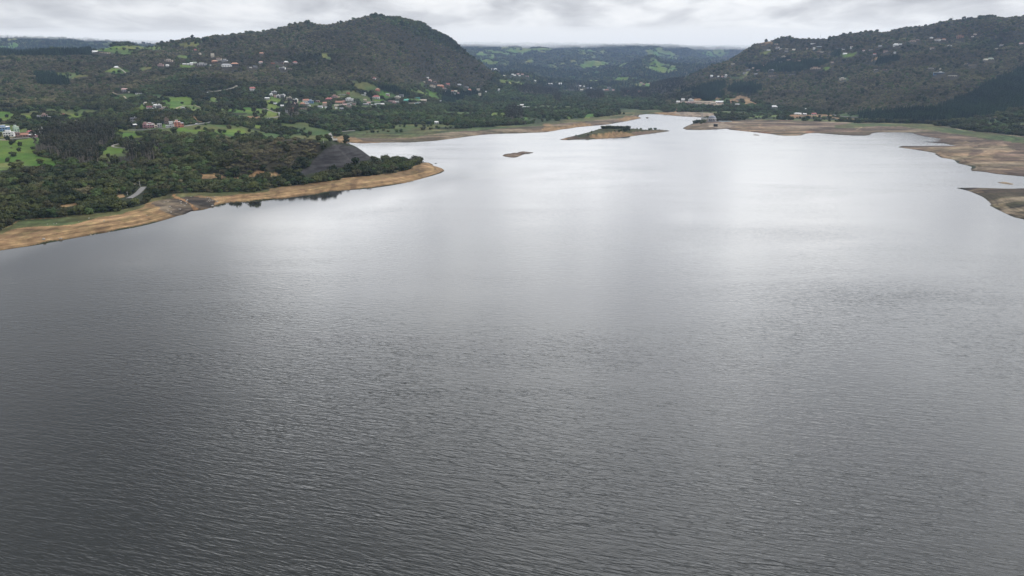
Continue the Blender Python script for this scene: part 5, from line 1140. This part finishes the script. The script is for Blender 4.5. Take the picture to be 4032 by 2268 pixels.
def pole(px, row, hpx, label, group=None):
    X, Y, Z = spot(px, row); h = hpx * Y / F
    t = thing('utility_pole', label, 'pole', (X, Y, Z - .3), -math.atan2(X, Y), group)
    V, Fc = [], []; tube((0, 0, 0), (0, 0, h), .22, .15, V, Fc, 6); part('shaft', V, Fc, CONC, t)
    V, Fc = [], []; tube((-.9, 0, h - .7), (.9, 0, h - .7), .08, .08, V, Fc, 4); part('cross_arm', V, Fc, CONC, t)
    KEEP.append((X, Y, 3)); keep_clear(X, Y, Z, 2.2, 20, 2)
for px, row, hp, lab in ((552,735,24,'tall pale pole at the upper bend of the grey path by the near wood'),(533,742,18,'shorter pale pole just left of the path bend'),(528,752,16,'pale pole lowest of three beside the grey path'),
        (502,768,15,'pale pole over the small tan bank left of the path'),(208,808,14,'pale pole by the long tan bank in the near wood'),
        (1274,562,16,'pale pole on the headland ridge left of the rock face'),(913,472,14,'pole on the main road left of the orange cutting'),(944,476,14,'pole on the main road below the orange cutting'),
        (1054,455,18,'pole on the bright field above the main road'),(1490,464,18,'pale pole rising from the wood under the village'),(2296,440,20,'pale pole standing in the lakeside wood')):
    pole(px, row, hp, lab)

def car(px, row, rgb, label, lift=.35, L=4.6):
    X, Y, Z = spot(px, row)
    r = random.Random(int(px)); t = thing('parked_car', label, 'car', (X, Y, Z + lift), r.uniform(-.4, .4), None)
    V, Fc = [], []; box(V, Fc, -L / 2, L / 2, -.9, .9, .35, .95)
    k = len(V); V += [(-L * .32, -.82, .95), (L * .30, -.82, .95), (L * .30, .82, .95), (-L * .32, .82, .95), (-L * .22, -.7, 1.5), (L * .16, -.7, 1.5), (L * .16, .7, 1.5), (-L * .22, .7, 1.5)]
    Fc += [tuple(k + i for i in f) for f in ((4,5,6,7),(0,1,5,4),(1,2,6,5),(2,3,7,6),(3,0,4,7))]
    part('body', V, Fc, flat_mat('car_paint', rgb, .35, .5, .05), t)
    V, Fc = [], []
    box(V, Fc, -L * .20, L * .14, -.80, -.74, 1.0, 1.42); box(V, Fc, -L * .20, L * .14, .74, .80, 1.0, 1.42)
    part('window', V, Fc, GLASS, t)
    for sx in (-1, 1):
        for sy in (-1, 1):
            V, Fc = [], []; tube((sx * L * .31, sy * .72, .34), (sx * L * .31, sy * .92, .34), .34, .34, V, Fc, 10); part('wheel', V, Fc, flat_mat('tyre', (.03,.03,.03)), t)
    keep_clear(X, Y, Z, 3.5, 30, .5)
car(1023, 468, (.8,.8,.8), 'white car on the main road beside the orange cutting'); car(771, 489, (.75,.76,.78), 'white car on the main road right of the orange building')
car(815, 365, (.8,.8,.8), 'white van at the lower end of the hillside track', L=6); car(950, 477, (.6,.62,.64), 'pale car on the road dip left of the orange cutting')

def ibox(t, nm, x0, x1, y0, y1, z0, z1, mat, label=None):
    V, Fc = [], []; box(V, Fc, x0, x1, y0, y1, z0, z1); return part(nm, V, Fc, mat, t, label)
def intake():
    X, Y, Z = spot(2806, 480); s = Y / F
    a = -math.atan2(X, Y)
    z = max(Z, 5.0)
    WHT = flat_mat('white_plaster', WALL['white']); PLT = flat_mat('weathered_concrete', (.36,.36,.32))
    t = thing('intake_building', 'round domed building with tall white arches on the lake peninsula', 'building', (X + 4 * s, Y + 14, z), a)
    R = 15 * s
    V, Fc = [], []; n = 20
    for j in range(6):
        el = j * math.pi / 11.5
        for i in range(n): V.append((R * math.cos(el) * math.cos(2 * math.pi * i / n), R * math.cos(el) * math.sin(2 * math.pi * i / n), 11 * s + R * .78 * math.sin(el)))
    for j in range(5):
        for i in range(n): Fc.append((j * n + i, j * n + (i + 1) % n, (j + 1) * n + (i + 1) % n, (j + 1) * n + i))
    Fc.append(tuple(5 * n + i for i in range(n))); part('dome', V, Fc, flat_mat('dome_sheeting', (.16,.17,.20), .5, .4), t)
    V, Fc = [], []; tube((0, 0, -3), (0, 0, 11 * s), R * .93, R * .93, V, Fc, 20); part('glazed_wall', V, Fc, GLASS, t)
    for i in range(12):
        V, Fc = [], []; q = 2 * math.pi * i / 12; tube((R * math.cos(q), R * math.sin(q), -3), (R * math.cos(q) * .98, R * math.sin(q) * .98, 11.5 * s), .55, .55, V, Fc, 4); part('pillar', V, Fc, WHT, t)
    V, Fc = [], []
    for i in range(16):
        q0, q1 = 2 * math.pi * i / 16, 2 * math.pi * (i + 1) / 16; tube((R * 1.01 * math.cos(q0), R * 1.01 * math.sin(q0), 11.3 * s), (R * 1.01 * math.cos(q1), R * 1.01 * math.sin(q1), 11.3 * s), .5, .5, V, Fc, 4)
    part('ring_beam', V, Fc, WHT, t)
    keep_clear(X + 4 * s, Y + 14, z, R + 4, 40, .5)
    t = thing('annex', 'grey green annex block left of the domed building', 'building', (X - 24 * s, Y + 16, z), a)
    ibox(t, 'wall', -13 * s, 10 * s, -5, 5, -3, 12 * s, PLT); ibox(t, 'roof', -13.5 * s, 10.5 * s, -5.4, 5.4, 12 * s, 12.8 * s, flat_mat('grey_roofing', ROOF['grey'], .7, .25, .3)); ibox(t, 'door', -2 * s, 3 * s, -5.1, -4.9, -1, 6 * s, flat_mat('brown_plaster', WALL['brown']))
    keep_clear(X - 24 * s, Y + 16, z, 13 * s, 30, .5)
    t = thing('deck', 'flat concrete deck with pale retaining wall in front of the domed building', 'platform', (X, Y, z), a)
    ibox(t, 'slab', -24 * s, 26 * s, -1, 9, -1.0, .2, flat_mat('deck_slab', (.42,.27,.18))); ibox(t, 'retaining_wall', -22 * s, 24 * s, -1.6, -1, -6 * s, -.2, WHT)
    for i in range(5): ibox(t, 'buttress', (-20 + 10 * i) * s, (-19 + 10 * i) * s, -2.0, -1.6, -6 * s, -.3, CONC)
    ibox(t, 'railing', -24 * s, 26 * s, -1.1, -.9, .2, 1.3, STEEL)
    t = thing('footbridge', 'long pale walkway running right from the domed building', 'bridge', (X + 50 * s, Y + 4, z), a)
    ibox(t, 'walkway', -24 * s, 24 * s, -1.6, 1.6, .2, .9, flat_mat('bridge_deck', (.50,.56,.54))); ibox(t, 'railing', -24 * s, 24 * s, -1.7, -1.5, .9, 2.0, flat_mat('pale_rail', (.6,.66,.66)))
    for i in range(4): ibox(t, 'pier', (-20 + 13 * i) * s, (-18.6 + 13 * i) * s, -.8, .8, -6, .2, CONC)
    KEEP.append((X + 30 * s, Y, 16)); KEEP.append((X + 50 * s, Y, 14)); KEEP.append((X + 66 * s, Y, 12))
    X, Y, Z = spot(2817, 498); s = Y / F
    t = thing('shaft_head', 'dark cube shaped concrete shaft head on the bare slope below the domed building', 'structure', (X, Y, Z - 1), a + .12)
    DK = flat_mat('dark_concrete', (.05,.055,.055)); w = 7 * s
    ibox(t, 'body', -w, w, -w * .8, w * .8, -2, 10.5 * s, DK); ibox(t, 'cap_slab', -w - .3, w + .3, -w * .8 - .3, w * .8 + .3, 10.5 * s, 11.2 * s, flat_mat('grey_concrete', (.14,.14,.14)))
    for i in range(5): ibox(t, 'rib', -w + (i * .5) * w - .12, -w + (i * .5) * w + .12, -w * .8 - .25, -w * .8, -2, 10.3 * s, flat_mat('rib_concrete', (.10,.10,.10)))
intake()

# stones on the drained banks
STONE = flat_mat('pale_stone', (.30,.28,.25), .9, .1, .35); DSTONE = flat_mat('dark_stone', (.20,.18,.16), .9, .1, .35)
def boulder(px, row, wpx, label, dark=False, group=None, flat=.55):
    X, Y, Z = spot(px, row); w = wpx * Y / F / 2
    r = np.random.RandomState(int(px * 7 + row)); V, Fc = [], []
    core(np.array([0, 0, 0.0]), np.array([w * 1.15, w * r.uniform(.6, .9), w * flat * 1.2]), V, Fc)
    bm = bmesh.new(); vv = [bm.verts.new(tuple(v)) for v in V]
    for f in Fc: bm.faces.new([vv[i] for i in f])
    bmesh.ops.subdivide_edges(bm, edges=bm.edges[:], cuts=1, use_grid_fill=True)
    for v in bm.verts: v.co += Vector(r.uniform(-.10, .10, 3)) * w
    me = bpy.data.meshes.new('boulder'); bm.to_mesh(me); bm.free(); me.materials.append(DSTONE if dark else STONE)
    o = bpy.data.objects.new('boulder', me); COL.objects.link(o); o.location = (X, Y, Z + w * .12); o.rotation_euler = (0, 0, r.uniform(0, 6.28))
    tag(o, label, 'boulder', group or 'boulders on the drained bank')
for b in [(172,943,17,'largest pale boulder near the waterline at the left edge'),(239,941,13,'second large boulder right of the largest one on the left bank'),(357,927,11,'flat boulder pair leader at the water edge mid left bank'),
 (374,925,8,'smaller stone right beside the flat waterline boulder'),(430,915,8,'lone rounded boulder half in the water on the left bank'),(511,900,6,'left one of two small stones at the waterline'),(521,902,6,'right one of two small stones at the waterline'),
 (410,871,9,'boulder at the upper edge of left sand among grass tufts'),(212,882,6,'white stone in the grass band, left of a pair'),(223,881,6,'white stone in the grass band, right of a pair'),(187,883,6,'white stone left of the pair in the grass band'),(310,873,5,'white stone alone in the grass band'),
 (350,860,9,'long pale stone under the near bushes'),(578,849,8,'grey stone halfway up the tan bank'),(727,846,7,'white stone in the water off the dark rocks'),(836,811,12,'white boulder at the right end of the dark rocks'),(891,803,5,'small white stone on the water edge right of dark rocks'),
 (855,794,12,'flat pale slab on the tan bank right of the dark rocks'),(752,775,7,'white stone in the grassy hollow above the dark rocks')]:
    boulder(*b)
rr = random.Random(5)
for i in range(20):
    px, row = rr.uniform(645, 745), rr.uniform(785, 838)
    if row > 800 + (745 - px) * .45 + 12: continue
    boulder(px, row, rr.uniform(6, 17), 'pale slab of rock lying in the dark rock field by the gully', False, 'slabs in the dark rock field', .3)
for i in range(14):
    boulder(rr.uniform(815, 845), rr.uniform(775, 795), rr.uniform(4, 8), 'white stone in the loose heap above the bank right of the gully', False, 'stones in the loose heap')
for i in range(10):
    boulder(rr.uniform(1985, 2085), rr.uniform(603, 613), rr.uniform(6, 12), 'brown boulder on the small low islet', True, 'boulders on the small islet')
boulder(3088, 513, 9, 'white slab lying on the dried mud right of the tan bank', False, None, .25)
# ------------------------------------------------------------------ planting
PX, PY, PZ, PS, PSX, PSZ, PT = plant()
print('trees', len(PX))
KIND = ['broadleaf_tree', 'broadleaf_tree', 'shrub', 'pine_tree', 'eucalyptus_tree']
def grow(x, y, z, s, sx, sz, label, group, turn, k):
    sp = SP_LIST[s]
    t = thing(KIND[s], label, {'broadleaf_tree': 'tree', 'shrub': 'shrub', 'pine_tree': 'pine', 'eucalyptus_tree': 'eucalyptus'}[KIND[s]], (x, y, z - .2), turn, group)
    t.scale = (sx, sx, sz)
    for nm, me in (('crown', CROWN[sp, k]), ('trunk', TRUNK[sp, k])):
        o = bpy.data.objects.new(nm, me); COL.objects.link(o); o.parent = t
    return t
qx, qy = proj(PX, PY, PZ)
infr = (qx > 6) & (qx < 4026) & (qy > 5) & ((PZ + PSZ * .6 - CAMZ) / PY > horizon_before(PX, PY))
score = np.where(infr, np.maximum(PSZ, PSX) / PY, 0)
taken = np.zeros(len(PX), bool)
def where_it_is(px, row, Y):
    if px < 2100:
        if row > 800 and px < 640: return 'in the wood edge above the left sandy bank'
        if row > 740 and px < 520: return 'in the dense wood left of the grey path'
        if px < 760 and row > 690: return 'in the wood around the grey path'
        if px < 760: return 'in the wood below the eucalyptus grove'
        if row > 700 and px < 1120: return 'in the dark belt above the orange gully bank'
        if px < 1180: return 'on the brown headland slope left of the rock face'
        if px < 1480: return 'in the belt under the grey rock face'
        if px < 1660 and row > 590: return 'in the wood on the headland tip'
        return 'in the lakeside wood behind the headland'
    if row > 415 and px > 3650: return 'on the low scrub hill at the right edge'
    return 'on the right hillside above the mudflat'
R8 = random.Random(8)
for kinds, cap, word in (((0, 1), 285, None), ((2,), 110, None), ((4,), 70, None), ((3,), 80, None)):
    idx = np.nonzero(np.isin(PS, kinds) & (score > 0))[0]
    idx = idx[np.argsort(-score[idx])][:cap]
    for i in idx:
        taken[i] = True; s = int(PS[i]); w = where_it_is(qx[i], qy[i], PY[i])
        big = PSX[i] > 3.9
        if s in (0, 1): lab = ('large' if big else 'small') + ' rounded ' + ('dark green' if s == 0 else 'mid green') + ' tree ' + w
        elif s == 2: lab = 'low brown grey shrub ' + w
        elif s == 4: lab = ('tall ' if PSZ[i] > 22 else 'shorter ') + 'thin eucalyptus with bare pale trunk ' + ('in the dark grove behind the near wood' if qx[i] < 900 else 'in the far lakeside wood')
        else: lab = 'dark ' + ('tall ' if PSZ[i] > 15.5 else 'short ') + 'pine ' + ('in the plantation behind the right mudflat' if qx[i] > 3300 else 'on the slope above the lake works' if qx[i] > 2500 else 'in the conifer clump on the left hillside')
        grow(PX[i], PY[i], PZ[i], s, PSX[i], PSZ[i], lab, lab.replace(' tree ', ' trees ').replace(' shrub ', ' shrubs ').replace(' pine ', ' pines '), R8.uniform(0, 6.28), R8.randrange(3))
# single plants on open ground, where the photo has them
SOLO = [(68,662,0,9,5,'wide dark bush clump at the lower edge of the left meadow'),(1366,560,0,6,8.5,'round dark tree standing alone on top of the rock face'),(1563,520,1,4.2,4.5,'left one of two round bushes on the far shore meadow'),
 (1580,520,1,4.6,4.8,'right one of two round bushes on the far shore meadow'),(1665,511,0,6.5,4,'wide flat dark bush at the far shore wood edge'),(1693,510,0,3.5,3,'small bush right of the wide flat dark bush'),(1527,520,2,4.5,4,'ragged brown bush left of the two round bushes'),
 (1468,522,0,5,3.5,'wide low bush in middle of the far shore meadow'),(1488,522,0,2.6,2.4,'little bush right of the wide low one on the shore meadow'),(1445,525,2,3,2.6,'small brown bush left of the wide low bush'),(1342,525,1,4,3.6,'green bush right of the bend in the pale road'),
 (1321,528,0,4.5,3.6,'dark bush inside the bend of the pale road'),(1199,529,0,3.2,3,'lone bush on the field left of the pale road'),(1510,515,0,4,3.4,'dark bush at the top of the far shore meadow'),(3260,464,0,3,9,'upright dark tree alone between the terraces'),
 (3180,469,0,7,6,'round dark bush below the orange earthworks'),(2189,413,3,5,30,'tall dark conifer towering over the lakeside wood'),(1000,437,0,2.6,4.2,'small tree on the bright terraced field, left one'),(1036,445,0,2.6,4.5,'small tree on the bright terraced field, right one'),(1007,460,0,6,3.4,'dark bush over the orange road cutting'),
 (940,527,2,4,6,'feathery tree in the bright green field by the headland wood'),(545,534,0,4,5,'left dark bush of three on the small green field'),(558,533,0,3,4,'middle dark bush of three on the small green field'),(519,550,0,3.6,4.5,'dark tree in the strip under the small green field'),
 (158,497,0,4,3,'dark bush on the pasture behind the roadside village'),(45,584,2,2.4,1.6,'tiny bush in the middle of the big left meadow'),(31,552,0,4,4.5,'dark tree in front of the roadside village'),(290,472,0,5,3.6,'flat dark bush on the green slope right of the hillside farm'),
 (744,176,0,6,6,'lone round tree on the skyline meadow, left of the row'),(770,172,0,5,4.5,'first round tree of the skyline row'),(787,170,0,6,5.5,'second round tree of the skyline row'),(803,164,0,7,8,'largest round tree where the skyline row meets the wood'),(700,183,0,8,6,'wide dark tree on the crest pasture'),
 (345,215,3,14,26,'left one of two huge dark conifers on the left crest'),(354,217,3,13,24,'right one of two huge dark conifers on the left crest'),(3050,160,3,6,15,'spiky dark conifer on the hilltop beside the lookout house'),(3016,162,0,7,8,'round dark tree on the very nose of the right hill')]
for px, row, s, sx, sz, lab in SOLO:
    X, Y, Z = spot(px, row)
    grow(X, Y, Z, s, sx, sz, lab, None, R8.uniform(0, 6.28), R8.randrange(3))
for lab, pts, s, lo, hi in (('dark shrub in the hedge along the top of the island', [(2372 + i * 6.2, 506 + .6 * math.sin(i)) for i in range(20)], 0, 3.4, 4.6),
        ('small shrub on the left shoulder of the island', [(2306,513),(2318,511),(2330,510),(2341,509)], 0, 2.2, 3.2), ('low shrub in the patch on the right shoulder of the island', [(2445,515),(2455,514),(2466,514),(2477,513),(2438,518),(2462,518)], 1, 2.4, 3.2),
        ('dark shrub at the left end of the peninsula by the lattice tower', [(2734,485),(2742,482),(2750,481),(2758,483),(2766,481),(2774,483),(2746,486),(2760,487)], 0, 4.2, 5.4)):
    for px, row in pts:
        X, Y, Z = spot(px, row); sx = R8.uniform(lo, hi); o = grow(X, Y, Z, s, sx, sx * .9, lab, lab.replace('shrub', 'shrubs'), R8.uniform(0, 6.28), R8.randrange(3))
        o.name = 'island_shrub' if 'island' in lab else 'shrub'; o['category'] = 'shrub'
m = ~taken
build_woodland(PX[m], PY[m], PZ[m], PS[m], PSX[m], PSZ[m])
# ------------------------------------------------------------------ sky, light, air
SUN_EL, SUN_AZ = math.radians(43), math.radians(80)     # azimuth east of the view direction
def build_sky():
    w = bpy.data.worlds.new("World"); scene.world = w; w.use_nodes = True
    nt = w.node_tree; nt.nodes.clear()
    out = nd(nt, 'ShaderNodeOutputWorld')
    sky = nd(nt, 'ShaderNodeTexSky', sky_type='NISHITA'); sky.sun_disc = False
    sky.sun_elevation = SUN_EL; sky.sun_rotation = SUN_AZ; sky.air_density = 1.2; sky.dust_density = 2
    bg1 = nd(nt, 'ShaderNodeBackground'); lk(nt, sky.outputs[0], bg1.inputs[0]); bg1.inputs[1].default_value = .08
    geo = nd(nt, 'ShaderNodeTexCoord')
    d = nd(nt, 'ShaderNodeSeparateXYZ'); lk(nt, geo.outputs['Generated'], d.inputs[0])
    x, y, z = d.outputs
    zz = math_node(nt, 'MAXIMUM', z, 0.0)
    den = math_node(nt, 'ADD', zz, .22)
    cmb = nd(nt, 'ShaderNodeCombineXYZ'); lk(nt, math_node(nt, 'DIVIDE', x, den), cmb.inputs[0]); lk(nt, math_node(nt, 'DIVIDE', y, den), cmb.inputs[1])
    sq = nd(nt, 'ShaderNodeVectorMath', operation='MULTIPLY'); lk(nt, cmb.outputs[0], sq.inputs[0]); sq.inputs[1].default_value = (1, .8, 1)
    big = noise_node(nt, sq.outputs[0], 1.6, 4, .5, .25)
    st = nd(nt, 'ShaderNodeVectorMath', operation='MULTIPLY'); lk(nt, cmb.outputs[0], st.inputs[0]); st.inputs[1].default_value = (1, .9, 1)
    small = noise_node(nt, st.outputs[0], 4.5, 5, .55, .4)
    cl = math_node(nt, 'ADD', math_node(nt, 'MULTIPLY', big, .7), math_node(nt, 'MULTIPLY', small, .3))
    cloud = ramp_node(nt, cl, [(.37, (.50, .51, .54)), (.46, (.69, .70, .725)), (.53, (.87, .88, .895)), (.62, (1.0, 1.0, 1.0))])
    # even, pale veil down at the horizon
    hz = ramp_node(nt, zz, [(.0, 1.0), (.022, .9), (.045, .45), (.075, .0)])
    cloud = mixc(nt, hz, cloud, (.85, .865, .885))
    # the cloud is thinner ahead and to the right, thicker behind the left shoulder
    base = math_node(nt, 'ADD', math_node(nt, 'MULTIPLY', x, .08), 1.09)
    up = ramp_node(nt, zz, [(.10, 0.0), (.27, 1.0)])
    lit = math_node(nt, 'ADD', math_node(nt, 'MULTIPLY', zz, .9), math_node(nt, 'MULTIPLY', x, .2))
    def lobe(az, el, width, gain):
        a, e_ = math.radians(az), math.radians(el)
        v = nd(nt, 'ShaderNodeVectorMath', operation='DOT_PRODUCT'); lk(nt, geo.outputs['Generated'], v.inputs[0])
        v.inputs[1].default_value = (math.sin(a) * math.cos(e_), math.cos(a) * math.cos(e_), math.sin(e_))
        t = math_node(nt, 'SUBTRACT', v.outputs['Value'], math.cos(math.radians(width)))
        t = math_node(nt, 'DIVIDE', t, 1 - math.cos(math.radians(width)), clamp=True)
        return math_node(nt, 'MULTIPLY', math_node(nt, 'MULTIPLY', t, t), gain)
    for L in LOBES:
        lit = math_node(nt, 'ADD', lit, lobe(*L))
    lit = math_node(nt, 'ADD', base, math_node(nt, 'MULTIPLY', lit, up))
    mul = nd(nt, 'ShaderNodeVectorMath', operation='SCALE'); lk(nt, cloud, mul.inputs[0]); lk(nt, math_node(nt, 'MAXIMUM', lit, .3), mul.inputs['Scale'])
    bg2 = nd(nt, 'ShaderNodeBackground'); lk(nt, mul.outputs[0], bg2.inputs[0]); bg2.inputs[1].default_value = SKY_GAIN
    mx = nd(nt, 'ShaderNodeMixShader'); mx.inputs[0].default_value = .94
    lk(nt, bg1.outputs[0], mx.inputs[1]); lk(nt, bg2.outputs[0], mx.inputs[2]); lk(nt, mx.outputs[0], out.inputs[0])
    w.cycles.sampling_method = 'MANUAL'; w.cycles.sample_map_resolution = 512
SKY_GAIN = 1.0
LOBES = [(-15, 17, 11, 1.3), (2, 16, 16, .3), (4, 19, 38, 2.5), (32, 34, 38, 2.5), (-20, 19, 20, .4), (-50, 50, 42, -.9)]
build_sky()

sl = bpy.data.lights.new('sun', 'SUN'); sl.energy = 1.4; sl.angle = math.radians(22); sl.color = (1, .96, .9)
so = bpy.data.objects.new('sun', sl); COL.objects.link(so)
sd = Vector((math.sin(SUN_AZ) * math.cos(SUN_EL), math.cos(SUN_AZ) * math.cos(SUN_EL), math.sin(SUN_EL)))
so.rotation_euler = sd.to_track_quat('Z', 'Y').to_euler(); so.location = (0, 0, 900)

# low cloud that hides the tops of the far mountains: a lens-shaped bank with an uneven underside
CLOUD_BASE = 318.0
def build_cloud():
    nx, ny = 150, 90
    uu = np.linspace(-1.5, 1.5, nx); yy = np.exp(np.linspace(math.log(4300), math.log(24000), ny))
    verts = []; faces = []
    Ug, Yg = np.meshgrid(uu, yy); Xg = Ug * Yg
    x = Xg.ravel(); y = Yg.ravel()
    bump = (fbm(x, y, 1300, 4, 91) - .5) * 2
    edge = np.clip((y - 4300) / 4600, 0, 1); side = np.clip((1.5 - np.abs(Ug.ravel())) / .3, 0, 1)
    bot = CLOUD_BASE + 2 + 75 * np.clip(bump + .05, 0, 1.0)
    thick = 8 + 230 * (edge * side) ** 1.1
    top = bot + thick * (1 + .25 * bump)
    n = nx * ny
    verts = np.concatenate([np.stack([x, y, bot], 1), np.stack([x, y, top], 1)])
    for j in range(ny - 1):
        for i in range(nx - 1):
            a = j * nx + i
            faces.append((a, a + nx, a + nx + 1, a + 1)); faces.append((n + a, n + a + 1, n + a + nx + 1, n + a + nx))
    for i in range(nx - 1):
        a = i; faces.append((a, a + 1, n + a + 1, n + a)); a = (ny - 1) * nx + i; faces.append((a + 1, a, n + a, n + a + 1))
    for j in range(ny - 1):
        a = j * nx; faces.append((a + nx, a, n + a, n + a + nx)); a = j * nx + nx - 1; faces.append((a, a + nx, n + a + nx, n + a))
    m, nt, out = new_mat('cloud_vapour')
    v = nd(nt, 'ShaderNodeVolumeAbsorption'); v.inputs['Color'].default_value = (0, 0, 0, 1); v.inputs['Density'].default_value = 1 / 1200
    e = nd(nt, 'ShaderNodeEmission'); e.inputs['Color'].default_value = (.85, .865, .885, 1); e.inputs['Strength'].default_value = 1.07 / 1200  # own glow put in for the daylight the cloud would scatter
    ad = nd(nt, 'ShaderNodeAddShader'); lk(nt, v.outputs[0], ad.inputs[0]); lk(nt, e.outputs[0], ad.inputs[1]); lk(nt, ad.outputs[0], out.inputs['Volume'])
    o = mesh_obj('clouds', verts, faces, [m]); tag(o, kind='stuff')
build_cloud()

def build_haze():
    x, y0, y1, z0, z1 = 14500, -1200, 14200, -11, CLOUD_BASE - 2
    v = [(-x, y0, z0), (x, y0, z0), (x, y1, z0), (-x, y1, z0), (-x, y0, z1), (x, y0, z1), (x, y1, z1), (-x, y1, z1)]
    f = [(0, 3, 2, 1), (4, 5, 6, 7), (0, 1, 5, 4), (1, 2, 6, 5), (2, 3, 7, 6), (3, 0, 4, 7)]
    m, nt, out = new_mat('haze')
    p = nd(nt, 'ShaderNodeVolumePrincipled'); p.inputs['Color'].default_value = (.46, .64, .95, 1); p.inputs['Density'].default_value = HAZE
    p.inputs['Anisotropy'].default_value = .2
    lk(nt, p.outputs[0], out.inputs['Volume'])
    o = mesh_obj('haze', v, f, [m]); tag(o, kind='stuff')
HAZE = 5e-5
build_haze()

cam = bpy.data.cameras.new('camera'); co = bpy.data.objects.new('camera', cam); COL.objects.link(co)
co.location = (0, 0, CAMZ); co.rotation_euler = (math.pi / 2 - PITCH, 0, 0)
cam.sensor_width = 36; cam.sensor_fit = 'HORIZONTAL'; cam.lens = 36 * F / 4032; cam.clip_start = 1; cam.clip_end = 60000
scene.camera = co
vs = scene.view_settings; vs.view_transform = 'Standard'; vs.look = 'None'; vs.exposure = 0; vs.gamma = 1; vs.use_curve_mapping = False
scene.render.engine = 'CYCLES'
cy_ = scene.cycles; cy_.max_bounces = 5; cy_.diffuse_bounces = 1; cy_.glossy_bounces = 2; cy_.transmission_bounces = 1; cy_.volume_bounces = 0; cy_.transparent_max_bounces = 8
cy_.use_denoising = True
